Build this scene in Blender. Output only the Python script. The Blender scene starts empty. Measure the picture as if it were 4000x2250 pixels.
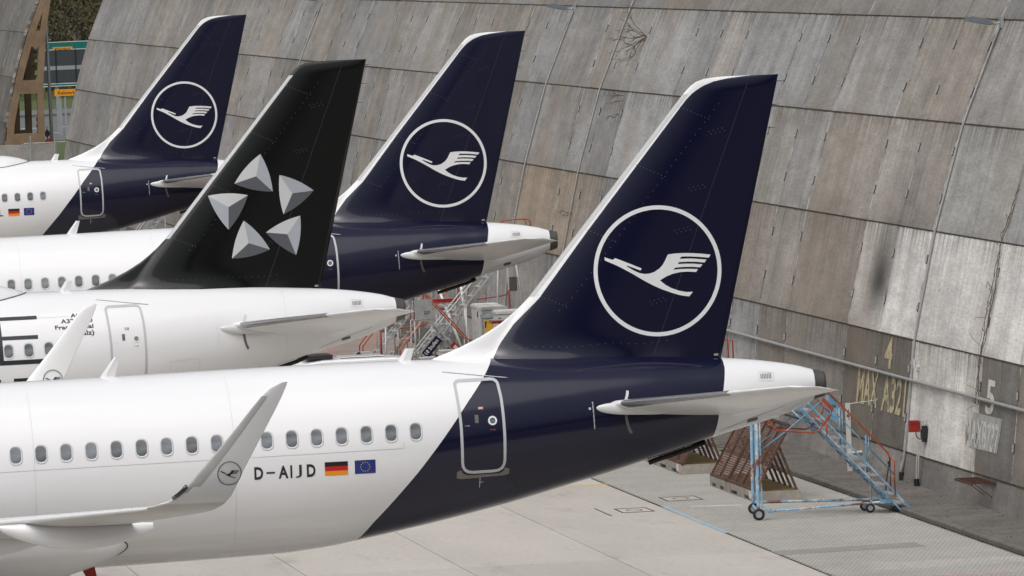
import bpy, bmesh, math, random
import numpy as np
from mathutils import Vector, Matrix, noise as mnoise
from mathutils.geometry import delaunay_2d_cdt

random.seed(7)
SC = bpy.context.scene
COL = SC.collection
R = math.radians

# ------------------------------------------------------------------ camera
TH, PI_, RO = R(8.33974), R(2.66124), R(2.30409)
FPX = 30920.12
CAM = Vector((-31.33445, -168.22214, 15.32006))
fwd = Vector((math.sin(TH)*math.cos(PI_), math.cos(TH)*math.cos(PI_), -math.sin(PI_)))
rgt = Vector((math.cos(TH), -math.sin(TH), 0.0))
upv = rgt.cross(fwd)
r2 = math.cos(RO)*rgt - math.sin(RO)*upv
u2 = math.sin(RO)*rgt + math.cos(RO)*upv
cd = bpy.data.cameras.new('camera')
cd.sensor_fit = 'HORIZONTAL'; cd.sensor_width = 36.0
cd.lens = 36.0*FPX/4000.0
cd.clip_start = 1.0; cd.clip_end = 4000.0
cam = bpy.data.objects.new('camera', cd); COL.objects.link(cam)
M = Matrix((r2, u2, -fwd)).transposed().to_4x4(); M.translation = CAM
cam.matrix_world = M
SC.camera = cam

# ------------------------------------------------------------------ world (overcast daylight)
SUN_EL, SUN_AZ = 58.0, 216.0     # azimuth measured from +Y clockwise (towards +X)
w = bpy.data.worlds.new('World'); SC.world = w; w.use_nodes = True
nt = w.node_tree; nt.nodes.clear()
sky = nt.nodes.new('ShaderNodeTexSky'); sky.sky_type = 'NISHITA'; sky.sun_disc = False
sky.sun_elevation = R(SUN_EL); sky.sun_rotation = R(SUN_AZ)
sky.air_density = 1.0; sky.dust_density = 6.0; sky.ozone_density = 1.0
hs = nt.nodes.new('ShaderNodeHueSaturation'); hs.inputs['Saturation'].default_value = 0.30
bg = nt.nodes.new('ShaderNodeBackground'); bg.inputs['Strength'].default_value = 0.13
ow = nt.nodes.new('ShaderNodeOutputWorld')
# overcast: an even cloud layer is about three times brighter overhead than at the horizon
tcw = nt.nodes.new('ShaderNodeTexCoord'); sxw = nt.nodes.new('ShaderNodeSeparateXYZ'); nt.links.new(tcw.outputs['Generated'], sxw.inputs[0])
mrw = nt.nodes.new('ShaderNodeMapRange'); nt.links.new(sxw.outputs['Z'], mrw.inputs[0])
mrw.inputs[1].default_value = 0.0; mrw.inputs[2].default_value = 1.0; mrw.inputs[3].default_value = .42; mrw.inputs[4].default_value = 1.0
scw = nt.nodes.new('ShaderNodeVectorMath'); scw.operation = 'SCALE'; nt.links.new(mrw.outputs[0], scw.inputs['Scale'])
nt.links.new(sky.outputs[0], hs.inputs['Color']); nt.links.new(hs.outputs[0], scw.inputs[0]); nt.links.new(scw.outputs[0], bg.inputs['Color'])
nt.links.new(bg.outputs[0], ow.inputs['Surface'])
sd = bpy.data.lights.new('sun', 'SUN'); sd.energy = 0.90; sd.angle = R(78); sd.color = (1.0, 0.98, 0.96)
so = bpy.data.objects.new('sun', sd); COL.objects.link(so)
sdir = Vector((math.sin(R(SUN_AZ))*math.cos(R(SUN_EL)), math.cos(R(SUN_AZ))*math.cos(R(SUN_EL)), math.sin(R(SUN_EL))))
so.rotation_euler = (-sdir).to_track_quat('-Z', 'Y').to_euler(); so.location = (0, -40, 60)
vs = SC.view_settings
vs.view_transform = 'Standard'; vs.look = 'None'; vs.gamma = 1.0; vs.use_curve_mapping = False
vs.exposure = 0.18
SC.render.engine = 'CYCLES'
SC.cycles.max_bounces = 6; SC.cycles.diffuse_bounces = 3; SC.cycles.glossy_bounces = 3
SC.cycles.use_denoising = True

# ------------------------------------------------------------------ materials
MATS = {}
def new_mat(name):
    m = bpy.data.materials.new(name); m.use_nodes = True
    n = m.node_tree.nodes; n.clear()
    out = n.new('ShaderNodeOutputMaterial'); b = n.new('ShaderNodeBsdfPrincipled')
    m.node_tree.links.new(b.outputs[0], out.inputs[0])
    MATS[name] = m
    return m, m.node_tree, b
def node(nt, typ, **kw):
    n = nt.nodes.new(typ)
    for k, v in kw.items():
        if k.startswith('in_'):
            n.inputs[k[3:].replace('_', ' ')].default_value = v
        else: setattr(n, k, v)
    return n
def noise_tex(nt, coord, scale, detail=4, rough=.55, mapscale=None):
    if mapscale is not None:
        mp = nt.nodes.new('ShaderNodeMapping'); mp.inputs['Scale'].default_value = mapscale
        nt.links.new(coord, mp.inputs['Vector']); coord = mp.outputs[0]
    t = nt.nodes.new('ShaderNodeTexNoise'); t.inputs['Scale'].default_value = scale
    t.inputs['Detail'].default_value = detail; t.inputs['Roughness'].default_value = rough
    nt.links.new(coord, t.inputs['Vector'])
    return t.outputs['Fac']
def maprange(nt, val, a, b, c, d):
    n = nt.nodes.new('ShaderNodeMapRange'); n.clamp = True
    n.inputs[1].default_value = a; n.inputs[2].default_value = b; n.inputs[3].default_value = c; n.inputs[4].default_value = d
    nt.links.new(val, n.inputs[0]); return n.outputs[0]
def mix(nt, fac, a, b, typ='MIX'):
    n = nt.nodes.new('ShaderNodeMix'); n.data_type = 'RGBA'; n.blend_type = typ
    for sock, v in ((0, fac), (6, a), (7, b)):
        if hasattr(v, 'is_linked') or hasattr(v, 'links'): nt.links.new(v, n.inputs[sock])
        elif sock == 0: n.inputs[0].default_value = v
        else: n.inputs[sock].default_value = (*v, 1.0) if len(v) == 3 else v
    return n.outputs[2]
def math_(nt, op, a, b=None):
    n = nt.nodes.new('ShaderNodeMath'); n.operation = op
    for i, v in enumerate((a, b)):
        if v is None: continue
        if hasattr(v, 'links'): nt.links.new(v, n.inputs[i])
        else: n.inputs[i].default_value = v
    return n.outputs[0]
def bump(nt, b, h, strength, dist=.01):
    n = nt.nodes.new('ShaderNodeBump'); n.inputs['Strength'].default_value = strength; n.inputs['Distance'].default_value = dist
    nt.links.new(h, n.inputs['Height']); nt.links.new(n.outputs[0], b.inputs['Normal'])

def plain(name, col, rough=.5, metal=0.0, var=.15, scale=3.0, col2=None, coat=0.0, bmp=0.0):
    """paint or metal with a little mottling, in object space"""
    if name in MATS: return MATS[name]
    m, nt, b = new_mat(name)
    tc = nt.nodes.new('ShaderNodeTexCoord')
    f = noise_tex(nt, tc.outputs['Object'], scale, 5)
    f = maprange(nt, f, .3, .7, 0, 1)
    lo = col2 if col2 else tuple(c*(1-var) for c in col)
    c = mix(nt, f, lo, col)
    nt.links.new(c, b.inputs['Base Color'])
    b.inputs['Roughness'].default_value = rough; b.inputs['Metallic'].default_value = metal
    if coat: b.inputs['Coat Weight'].default_value = coat; b.inputs['Coat Roughness'].default_value = .06
    if bmp: bump(nt, b, noise_tex(nt, tc.outputs['Object'], scale*6, 4), bmp)
    return m

WHITE = (0.80, 0.805, 0.82)
NAVY = (0.0046, 0.0054, 0.0245)
def livery(name, paint, base=WHITE, rough=.11):
    m, nt, b = new_mat(name)
    at = nt.nodes.new('ShaderNodeAttribute'); at.attribute_name = 'paint'
    gt = nt.nodes.new('ShaderNodeMath'); gt.operation = 'GREATER_THAN'; gt.inputs[1].default_value = 0.0
    nt.links.new(at.outputs['Fac'], gt.inputs[0])
    tc = nt.nodes.new('ShaderNodeTexCoord')
    f = noise_tex(nt, tc.outputs['Object'], .9, 6, .6, (0.25, 1, 1.4))
    f = maprange(nt, f, .35, .7, 0, 1)
    wv = mix(nt, f, base, tuple(c*.955 for c in base))
    # grime streaks running aft, low on the belly
    sx = nt.nodes.new('ShaderNodeSeparateXYZ'); nt.links.new(tc.outputs['Object'], sx.inputs[0])
    low = maprange(nt, sx.outputs['Z'], 3.1, 1.9, 0, 1)
    gr_ = math_(nt, 'MULTIPLY', low, maprange(nt, noise_tex(nt, tc.outputs['Object'], 1.0, 6, .65, (.12, 1.2, 2.4)), .42, .68, 0, .5))
    wv = mix(nt, gr_, wv, (0.42, .36, .28))
    c = mix(nt, gt.outputs[0], wv, paint)
    nt.links.new(c, b.inputs['Base Color'])
    rf = maprange(nt, f, 0, 1, rough*.85, rough*1.25)
    nt.links.new(rf, b.inputs['Roughness'])
    b.inputs['Specular IOR Level'].default_value = .5
    # faint skin waviness between frames
    wz = noise_tex(nt, tc.outputs['Object'], .8, 2, .5)
    bump(nt, b, wz, .05, .03)
    return m
livery('paint_blue', NAVY); livery('paint_black', (0.0055, 0.0062, 0.0062))
plain('white_paint', WHITE, .25, var=.04, coat=.4)
plain('grey_paint', (0.62, .63, .64), .32, var=.05, coat=.3)
plain('wing_grey', (0.78, .785, .79), .3, var=.06, coat=.2)
plain('navy_paint', NAVY, .2, var=.05, coat=.5)
def wing_paint():
    m, nt, b = new_mat('wing_paint')
    tc = nt.nodes.new('ShaderNodeTexCoord'); sx = nt.nodes.new('ShaderNodeSeparateXYZ'); nt.links.new(tc.outputs['Object'], sx.inputs[0])
    f = noise_tex(nt, tc.outputs['Object'], 1.3, 6, .6, (1, .3, 1))
    g_ = mix(nt, maprange(nt, f, .35, .7, 0, 1), (0.52, .515, .50), (0.60, .595, .58))
    c = mix(nt, maprange(nt, sx.outputs['Z'], 4.36, 4.40, 0, 1), g_, (.80, .805, .81)); nt.links.new(c, b.inputs['Base Color']); b.inputs['Roughness'].default_value = .3
wing_paint()
plain('logo_white', (0.80, .81, .82), .3, var=.03)
plain('logo_dark', (0.02, .024, .032), .35, var=.1)
plain('star_light', (0.60, .61, .62), .32, var=.04)
plain('star_mid', (0.40, .43, .47), .32, var=.04)
plain('star_dark', (0.10, .105, .12), .32, var=.04)
plain('seam_grey', (0.60, .61, .63), .5)
plain('rivet', (0.11, .115, .14), .5)
plain('hinge_grey', (0.035, .035, .05), .5)
plain('le_tip', (0.50, .495, .48), .4, var=.1)
plain('le_grey', (0.50, .51, .52), .35, var=.08)
plain('bare_metal', (0.62, .61, .60), .28, .75, var=.12, scale=2)
plain('dark_metal', (0.17, .165, .15), .42, .7, var=.3, scale=2)
plain('polished', (0.52, .52, .53), .22, .8, var=.1, scale=2)
plain('door_grey', (0.50, .51, .53), .35, var=.08)
plain('sill_grey', (0.20, .19, .18), .4, .5, var=.2)
plain('rubber_black', (0.012, .012, .013), .6, var=.3)
plain('flag_black', (0.012, .012, .012), .35); plain('flag_red', (0.50, .012, .01), .35, var=.03)
plain('flag_gold', (0.85, .30, .008), .35, var=.03); plain('flag_blue', (0.014, .03, .19), .35, var=.03)
plain('star_yellow', (0.80, .55, .05), .4)
plain('red_mark', (0.45, .10, .10), .4); plain('red_cover', (0.30, .015, .01), .55, var=.3)
plain('steel_grey', (0.42, .425, .42), .5, .3, var=.25, scale=5)
plain('steel_pale', (0.50, .505, .50), .45, .3, var=.2, scale=5)
plain('orange_paint', (0.40, .075, .026), .45, var=.35, scale=6)
plain('red_paint', (0.33, .014, .012), .4, var=.25)
plain('dark_red_paint', (0.20, .02, .018), .5, var=.25)
plain('cabinet_white', (0.62, .62, .60), .55, var=.18, scale=2.2)
plain('plastic_black', (0.02, .02, .022), .5, var=.3)
plain('plastic_grey', (0.30, .34, .38), .5, var=.12)
plain('lamp_grey', (0.15, .17, .19), .45, var=.12)
plain('sign_white', (0.72, .73, .72), .45, var=.06)
plain('sign_navy', (0.006, .008, .045), .45)
plain('sign_teal', (0.004, .165, .14), .4, var=.1)
plain('sign_back', (0.045, .055, .06), .55, var=.15)
plain('sign_orange', (0.85, .34, .01), .4, var=.08)
plain('letter_black', (0.02, .02, .02), .5)
plain('yellow_paint', (0.62, .36, .03), .5, var=.2)
plain('hi_vis', (0.55, .75, .05), .6)
plain('galvanised', (0.42, .45, .47), .4, .4, var=.15)
plain('twig', (0.13, .10, .065), .9, var=.4, scale=6)
plain('bark', (0.09, .075, .055), .9, var=.4, scale=3)
plain('moss', (0.095, .08, .045), .95, var=.6, scale=4, col2=(.04, .035, .024))
plain('rebar_rust', (0.10, .042, .03), .8, var=.4, scale=8)

def rusty(name, paint, rust=(0.16, .055, .025), lo=.5, hi=.62, scale=3.0, rough=.5, third=None):
    m, nt, b = new_mat(name)
    tc = nt.nodes.new('ShaderNodeTexCoord')
    f = noise_tex(nt, tc.outputs['Object'], scale, 8, .7)
    f2 = maprange(nt, f, lo, hi, 0, 1)
    f3 = noise_tex(nt, tc.outputs['Object'], scale*4, 5)
    rc = mix(nt, f3, tuple(c*.5 for c in rust), tuple(min(1, c*1.6) for c in rust))
    base = paint
    if third:
        g = maprange(nt, noise_tex(nt, tc.outputs['Object'], scale*1.7, 6, .7), .5, .6, 0, 1)
        base = mix(nt, g, paint, third)
    c = mix(nt, f2, base, rc)
    nt.links.new(c, b.inputs['Base Color']); b.inputs['Roughness'].default_value = rough
    bump(nt, b, f, .25, .004)
    return m
rusty('blue_worn', (0.13, .28, .41), lo=.62, hi=.74, scale=1.6, third=(.33, .45, .54))
rusty('blue_rust', (0.22, .42, .60), lo=.50, hi=.60, scale=1.8, third=(.62, .63, .62))
rusty('rust_dark', (0.055, .022, .014), rust=(0.13, .05, .026), lo=.4, hi=.65, scale=2.0, rough=.75)
rusty('rust_leg', (0.06, .032, .02), rust=(0.11, .06, .035), lo=.45, hi=.6, scale=4.0, rough=.8)

def concrete_panel():
    m, nt, b = new_mat('concrete_panel')
    geo = nt.nodes.new('ShaderNodeNewGeometry'); oi = nt.nodes.new('ShaderNodeObjectInfo')
    tc = nt.nodes.new('ShaderNodeTexCoord')
    P = geo.outputs['Position']
    # water streaks run down the slope: fine across Y, long in Z; each panel gets its own pattern
    loc = nt.nodes.new('ShaderNodeVectorMath'); loc.operation = 'ADD'
    rv = nt.nodes.new('ShaderNodeCombineXYZ')
    rnd = math_(nt, 'MULTIPLY', oi.outputs['Random'], 37.0)
    nt.links.new(rnd, rv.inputs[1]); nt.links.new(rnd, rv.inputs[2])
    nt.links.new(P, loc.inputs[0]); nt.links.new(rv.outputs[0], loc.inputs[1])
    Q = loc.outputs[0]
    streak = noise_tex(nt, Q, 1.0, 3, .5, (0.0, .50, .10))
    streak2 = noise_tex(nt, Q, 1.0, 2, .45, (0.0, 1.7, .16))
    cross = noise_tex(nt, P, 1.0, 4, .55, (0.0, .16, .30))          # stains that run on across the joints
    mott = noise_tex(nt, P, 1.0, 5, .62, (1.0, .55, 2.6))
    speck = noise_tex(nt, P, 24.0, 4, .7)
    pit = noise_tex(nt, P, 5.0, 3, .6, (1, .5, 1.6))
    base = oi.outputs['Color']
    kk = math_(nt, 'MULTIPLY', math_(nt, 'MULTIPLY', maprange(nt, streak, .32, .68, .84, 1.12), maprange(nt, streak2, .34, .68, .94, 1.05)),
               math_(nt, 'MULTIPLY', maprange(nt, cross, .32, .66, .80, 1.10), maprange(nt, mott, .34, .66, .86, 1.10)))
    grain = noise_tex(nt, P, 1.0, 4, .75, (6.0, 2.6, 15.0))
    runs = noise_tex(nt, P, 1.0, 4, .6, (0.0, 5.5, .22))             # fine water runs, continuous over the joints
    kk = math_(nt, 'MULTIPLY', kk, maprange(nt, speck, .35, .65, .86, 1.10))
    kk = math_(nt, 'MULTIPLY', kk, math_(nt, 'MULTIPLY', maprange(nt, grain, .36, .64, .86, 1.11), maprange(nt, runs, .52, .66, 1.0, .80)))
    vm = nt.nodes.new('ShaderNodeVectorMath'); vm.operation = 'SCALE'
    nt.links.new(base, vm.inputs[0]); nt.links.new(kk, vm.inputs['Scale'])
    # run-off below the upper edge, lichen grey at the lower edge, dirt and lime along the upright joints
    so_ = nt.nodes.new('ShaderNodeSeparateXYZ'); nt.links.new(tc.outputs['Object'], so_.inputs[0])
    sg_ = nt.nodes.new('ShaderNodeSeparateXYZ'); nt.links.new(tc.outputs['Generated'], sg_.inputs[0])
    topd = maprange(nt, so_.outputs['Z'], .55, 1.46, 0, 1); lowd = maprange(nt, so_.outputs['Z'], -.7, -1.46, 0, 1)
    sfine = maprange(nt, noise_tex(nt, P, 1.0, 4, .6, (0, 3.8, .13)), .46, .62, 0, 1); smid = maprange(nt, streak, .44, .60, 0, 1)
    edge = math_(nt, 'ABSOLUTE', math_(nt, 'SUBTRACT', sg_.outputs['Y'], .5))
    jd = maprange(nt, edge, .455, .497, 0, 1); jn = maprange(nt, noise_tex(nt, P, 1.0, 4, .6, (0, .3, .8)), .42, .60, 0, .55)
    jl = math_(nt, 'MULTIPLY', maprange(nt, edge, .486, .494, 0, 1), maprange(nt, noise_tex(nt, P, 1.0, 4, .6, (0, .3, 1.3)), .48, .58, 0, .7))
    d1 = math_(nt, 'MULTIPLY', math_(nt, 'MULTIPLY', topd, sfine), .60)
    d2 = math_(nt, 'MULTIPLY', math_(nt, 'MULTIPLY', lowd, smid), .30)
    dirt = math_(nt, 'MAXIMUM', math_(nt, 'MAXIMUM', d1, d2), math_(nt, 'MULTIPLY', jd, jn))
    c = mix(nt, dirt, vm.outputs[0], (0.065, .060, .052))
    br = maprange(nt, noise_tex(nt, P, 1.0, 4, .5, (0, .22, .12)), .48, .68, 0, .34)
    c = mix(nt, br, c, (0.27, .215, .165))
    c = mix(nt, jl, c, (0.50, .49, .47))
    blk = maprange(nt, pit, .66, .74, 0, .35)
    c = mix(nt, blk, c, (0.07, .065, .058))
    # soot blown onto the wall by an exhaust, behind the tail of the nearest stand
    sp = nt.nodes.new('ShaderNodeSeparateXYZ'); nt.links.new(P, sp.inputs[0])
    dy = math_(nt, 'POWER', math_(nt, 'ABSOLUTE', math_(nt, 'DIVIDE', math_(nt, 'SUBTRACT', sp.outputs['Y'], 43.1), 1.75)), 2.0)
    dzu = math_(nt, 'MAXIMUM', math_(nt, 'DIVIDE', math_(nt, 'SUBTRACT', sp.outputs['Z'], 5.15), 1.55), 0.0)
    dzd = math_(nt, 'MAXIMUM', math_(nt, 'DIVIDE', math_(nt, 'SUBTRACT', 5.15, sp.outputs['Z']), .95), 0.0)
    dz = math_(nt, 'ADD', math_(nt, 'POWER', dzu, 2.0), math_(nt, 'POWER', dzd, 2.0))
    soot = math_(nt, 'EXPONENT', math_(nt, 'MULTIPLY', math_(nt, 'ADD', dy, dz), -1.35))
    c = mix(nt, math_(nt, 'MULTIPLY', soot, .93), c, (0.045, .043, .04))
    nt.links.new(c, b.inputs['Base Color']); b.inputs['Roughness'].default_value = .93
    b.inputs['Specular IOR Level'].default_value = .25
    bump(nt, b, math_(nt, 'ADD', math_(nt, 'MULTIPLY', speck, .4), math_(nt, 'MULTIPLY', mott, .6)), .25, .015)
concrete_panel()

def ground_mat(name, a, bcol, scale=.35, fine=6.0, stain=(0.16, .14, .12), amt=.25, stretch=(1, 1, 1), spots=True):
    m, nt, b = new_mat(name)
    geo = nt.nodes.new('ShaderNodeNewGeometry'); P = geo.outputs['Position']
    oi = nt.nodes.new('ShaderNodeObjectInfo')
    f1 = noise_tex(nt, P, scale, 6, .6, stretch); f2 = noise_tex(nt, P, fine, 5, .7)
    c = mix(nt, maprange(nt, f1, .3, .7, 0, 1), a, bcol)
    k = math_(nt, 'MULTIPLY', maprange(nt, f2, .3, .7, .84, 1.08), maprange(nt, oi.outputs['Random'], 0, 1, .93, 1.05))
    vm = nt.nodes.new('ShaderNodeVectorMath'); vm.operation = 'SCALE'
    nt.links.new(c, vm.inputs[0]); nt.links.new(k, vm.inputs['Scale'])
    f3 = noise_tex(nt, P, .9, 7, .7, (1, .22, 1))
    c2 = mix(nt, maprange(nt, f3, .56, .75, 0, amt), vm.outputs[0], stain)
    if spots:
        f4 = noise_tex(nt, P, 3.2, 3, .5, (1, .35, 1))
        c2 = mix(nt, maprange(nt, f4, .72, .78, 0, .55), c2, (0.10, .09, .08))
    nt.links.new(c2, b.inputs['Base Color']); b.inputs['Roughness'].default_value = .9
    bump(nt, b, f2, .2, .01)
ground_mat('apron_concrete', (0.425, .398, .358), (0.495, .467, .425), amt=.42, stretch=(1, .3, 1))
ground_mat('joint_seal', (0.07, .065, .06), (0.10, .09, .08), spots=False)
ground_mat('paver_stone', (0.37, .36, .33), (0.45, .435, .40), scale=.5, amt=.35, spots=False)
ground_mat('paver_soil', (0.10, .095, .083), (0.17, .16, .14), spots=False)
ground_mat('cobble', (0.10, .092, .083), (0.165, .15, .135), scale=.8, fine=9, amt=.4, stain=(.05, .045, .04), spots=False)
ground_mat('verge_soil', (0.055, .05, .042), (0.085, .075, .06), spots=False)
ground_mat('kerb_stone', (0.10, .092, .082), (0.155, .142, .125), scale=1.0, amt=.4, stain=(.06, .055, .045), spots=False)
ground_mat('asphalt', (0.11, .115, .12), (0.16, .165, .17), spots=False)
ground_mat('grass', (0.045, .075, .018), (0.10, .12, .035), scale=1.5, spots=False)
ground_mat('red_paving', (0.215, .185, .165), (0.30, .265, .24), scale=.5, amt=.3, spots=False)
ground_mat('block_concrete', (0.25, .225, .19), (0.36, .33, .29), scale=2.5, amt=.5, spots=False)
ground_mat('block_moss', (0.10, .065, .018), (0.15, .105, .035), scale=2.0, amt=.4, spots=False)
ground_mat('parapet', (0.33, .315, .29), (0.42, .40, .37), scale=.8, amt=.4, spots=False)
ground_mat('brown_concrete', (0.185, .125, .075), (0.27, .19, .12), scale=.6, amt=.5, stain=(.07, .05, .035), spots=False)
def worn_paint(name, col, lo=.45, hi=.6, under=(0.45, .42, .38), scale=4):
    m, nt, b = new_mat(name)
    geo = nt.nodes.new('ShaderNodeNewGeometry'); P = geo.outputs['Position']
    f = maprange(nt, noise_tex(nt, P, scale, 7, .75), lo, hi, 0, 1)
    c = mix(nt, f, col, under); nt.links.new(c, b.inputs['Base Color']); b.inputs['Roughness'].default_value = .8
worn_paint('line_blue', (0.20, .35, .46), .44, .62); worn_paint('line_yellow', (0.62, .42, .06))
worn_paint('line_pink', (0.50, .24, .22), .42, .62); worn_paint('line_red', (0.50, .13, .10), .5, .7, (0.27, .23, .2))
worn_paint('line_white', (0.62, .62, .60), .5, .7, (.2, .2, .2))
worn_paint('stencil_yellow', (0.52, .45, .27), .47, .66, (0.16, .13, .10), 3)
worn_paint('stencil_pale', (0.56, .56, .53), .5, .68, (0.19, .18, .16), 3)
worn_paint('grey_wash', (0.36, .365, .35), .5, .66, (0.19, .18, .165), 2.5)
worn_paint('patch_dark', (0.235, .225, .21), .5, .8, (0.33, .32, .30), 1.5)

def glass(name, col, rough=.08):
    m, nt, b = new_mat(name)
    tc = nt.nodes.new('ShaderNodeTexCoord'); oi = nt.nodes.new('ShaderNodeObjectInfo')
    f = noise_tex(nt, tc.outputs['Generated'], .9, 1, .4, (.6, 1, 2.0))
    f = math_(nt, 'ADD', f, math_(nt, 'MULTIPLY', oi.outputs['Random'], .30))
    c = mix(nt, maprange(nt, f, .40, .90, 0, 1), tuple(x*.55 for x in col), tuple(min(1, x*1.7) for x in col))
    nt.links.new(c, b.inputs['Base Color']); b.inputs['Roughness'].default_value = rough
    b.inputs['Coat Weight'].default_value = .6
glass('cabin_glass', (0.15, .165, .18)); glass('dark_glass', (0.02, .025, .03))

def leaf_mat(name, a, bcol):
    m, nt, b = new_mat(name)
    geo = nt.nodes.new('ShaderNodeNewGeometry')
    f = noise_tex(nt, geo.outputs['Position'], .9, 4, .6)
    c = mix(nt, maprange(nt, f, .3, .7, 0, 1), a, bcol); nt.links.new(c, b.inputs['Base Color']); b.inputs['Roughness'].default_value = .8
leaf_mat('leaf_brown', (0.045, .034, .018), (0.10, .075, .035)); leaf_mat('leaf_olive', (0.04, .045, .016), (0.085, .085, .03))

# ------------------------------------------------------------------ mesh helpers
class MB:
    def __init__(s): s.v = []; s.f = []; s.mi = []
    def add(s, vs, fs, m=0):
        o = len(s.v); s.v += [tuple(p) for p in vs]
        for f in fs: s.f.append(tuple(i+o for i in f)); s.mi.append(m)
    def box(s, c, d, m=0, rot=None):
        x, y, z = d[0]/2, d[1]/2, d[2]/2
        vs = [Vector((a*x, b*y, e*z)) for a in (-1, 1) for b in (-1, 1) for e in (-1, 1)]
        if rot: vs = [rot @ v for v in vs]
        vs = [v+Vector(c) for v in vs]
        s.add(vs, [(0, 1, 3, 2), (4, 6, 7, 5), (0, 4, 5, 1), (2, 3, 7, 6), (0, 2, 6, 4), (1, 5, 7, 3)], m)
    def bx(s, a, b, m=0):
        s.box([(a[i]+b[i])/2 for i in range(3)], [abs(b[i]-a[i]) for i in range(3)], m)
    def tube(s, pts, r, n=6, m=0, cap=True, r1=None):
        pts = [Vector(p) for p in pts]; k = len(pts); rings = []
        up = Vector((0, 0, 1))
        for i, p in enumerate(pts):
            t = (pts[min(i+1, k-1)]-pts[max(i-1, 0)]).normalized()
            a = t.cross(up)
            if a.length < 1e-3: a = t.cross(Vector((1, 0, 0)))
            a.normalize(); b = t.cross(a)
            rr = r if r1 is None else r+(r1-r)*i/(k-1)
            rings.append([p+rr*(math.cos(2*math.pi*j/n)*a+math.sin(2*math.pi*j/n)*b) for j in range(n)])
        fs = []
        for i in range(k-1):
            for j in range(n):
                fs.append((i*n+j, i*n+(j+1) % n, (i+1)*n+(j+1) % n, (i+1)*n+j))
        if cap: fs += [tuple(range(n))[::-1], tuple((k-1)*n+j for j in range(n))]
        s.add([q for ri in rings for q in ri], fs, m)
    def bar(s, p0, p1, wd, h, m=0):
        """rectangular bar between two points"""
        p0, p1 = Vector(p0), Vector(p1); t = (p1-p0).normalized()
        a = t.cross(Vector((0, 0, 1)))
        if a.length < 1e-3: a = Vector((1, 0, 0))
        a.normalize(); b = a.cross(t)
        vs = [p+sa*a*wd/2+sb*b*h/2 for p in (p0, p1) for sa, sb in ((-1, -1), (1, -1), (1, 1), (-1, 1))]
        s.add(vs, [(0, 1, 2, 3), (7, 6, 5, 4), (0, 4, 5, 1), (1, 5, 6, 2), (2, 6, 7, 3), (3, 7, 4, 0)], m)
    def prism(s, poly, a, b, axis=1, m=0):
        """extrude polygon (2D) along axis from a to b"""
        def P(q, t):
            return {0: (t, q[0], q[1]), 1: (q[0], t, q[1]), 2: (q[0], q[1], t)}[axis]
        n = len(poly); vs = [P(q, a) for q in poly]+[P(q, b) for q in poly]
        fs = [tuple(range(n)), tuple(range(2*n-1, n-1, -1))]+[(i, n+i, n+(i+1) % n, (i+1) % n) for i in range(n)]
        s.add(vs, fs, m)
    def grid(s, rows, m=0, closed=False):
        nr, nc = len(rows), len(rows[0]); fs = []
        for i in range(nr-1):
            for j in range(nc if closed else nc-1):
                k = (j+1) % nc; fs.append((i*nc+j, i*nc+k, (i+1)*nc+k, (i+1)*nc+j))
        s.add([p for r_ in rows for p in r_], fs, m)
    def mesh(s, name, smooth=False):
        me = bpy.data.meshes.new(name); me.from_pydata(s.v, [], s.f); me.update()
        if len(set(s.mi)) > 1: me.polygons.foreach_set('material_index', s.mi)
        if smooth: me.polygons.foreach_set('use_smooth', [True]*len(me.polygons))
        return me
    def build(s, name, mats, parent=None, smooth=False, fix=True, loc=None):
        me = s.mesh(name, smooth)
        if fix:
            bm = bmesh.new(); bm.from_mesh(me); bmesh.ops.recalc_face_normals(bm, faces=bm.faces); bm.to_mesh(me); bm.free()
        return ob(name, me, mats, parent, loc)
def ob(name, me, mats=None, parent=None, loc=None, rot=None):
    o = bpy.data.objects.new(name, me); COL.objects.link(o)
    if mats:
        for mm in ([mats] if isinstance(mats, str) else mats):
            if me.materials.find(mm) < 0: me.materials.append(MATS[mm])
    if parent: o.parent = parent
    if loc is not None: o.location = loc
    if rot is not None: o.rotation_euler = rot
    return o
def tag(o, label=None, cat=None, group=None, kind=None):
    if label: o['label'] = label
    if cat: o['category'] = cat
    if group: o['group'] = group
    if kind: o['kind'] = kind
    return o
def thing(name, label, cat, loc=(0, 0, 0), rz=0.0, group=None):
    o = bpy.data.objects.new(name, None); COL.objects.link(o); o.location = loc; o.rotation_euler = (0, 0, rz)
    o.empty_display_size = .3
    return tag(o, label, cat, group)
def share(o, parent, loc=None, rot=None, name=None):
    c = o.copy(); COL.objects.link(c); c.parent = parent
    if name: c.name = name
    if loc is not None: c.location = loc
    if rot is not None: c.rotation_euler = rot
    return c
def text_poly(txt, bold=0.0, full=False):
    """flat mesh (verts 2D, faces) of a string, unit height, via the built-in font"""
    cu = bpy.data.curves.new('t', 'FONT'); cu.body = txt; cu.size = 1.0; cu.resolution_u = 3; cu.offset = bold; cu.fill_mode = 'FRONT'
    o = bpy.data.objects.new('t', cu); me = o.to_mesh()
    bm = bmesh.new(); bm.from_mesh(me); bmesh.ops.triangulate(bm, faces=bm.faces)
    vs = [v.co.copy() for v in bm.verts]; fs = [[v.index for v in f.verts] for f in bm.faces]
    bm.free(); o.to_mesh_clear(); bpy.data.objects.remove(o); bpy.data.curves.remove(cu)
    x0 = min(v.x for v in vs); x1 = max(v.x for v in vs); y0 = min(v.y for v in vs) if full else 0.0; y1 = max(v.y for v in vs)
    return [((v.x-x0)/(x1-x0), (v.y-y0)/(y1-y0)) for v in vs], fs
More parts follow.
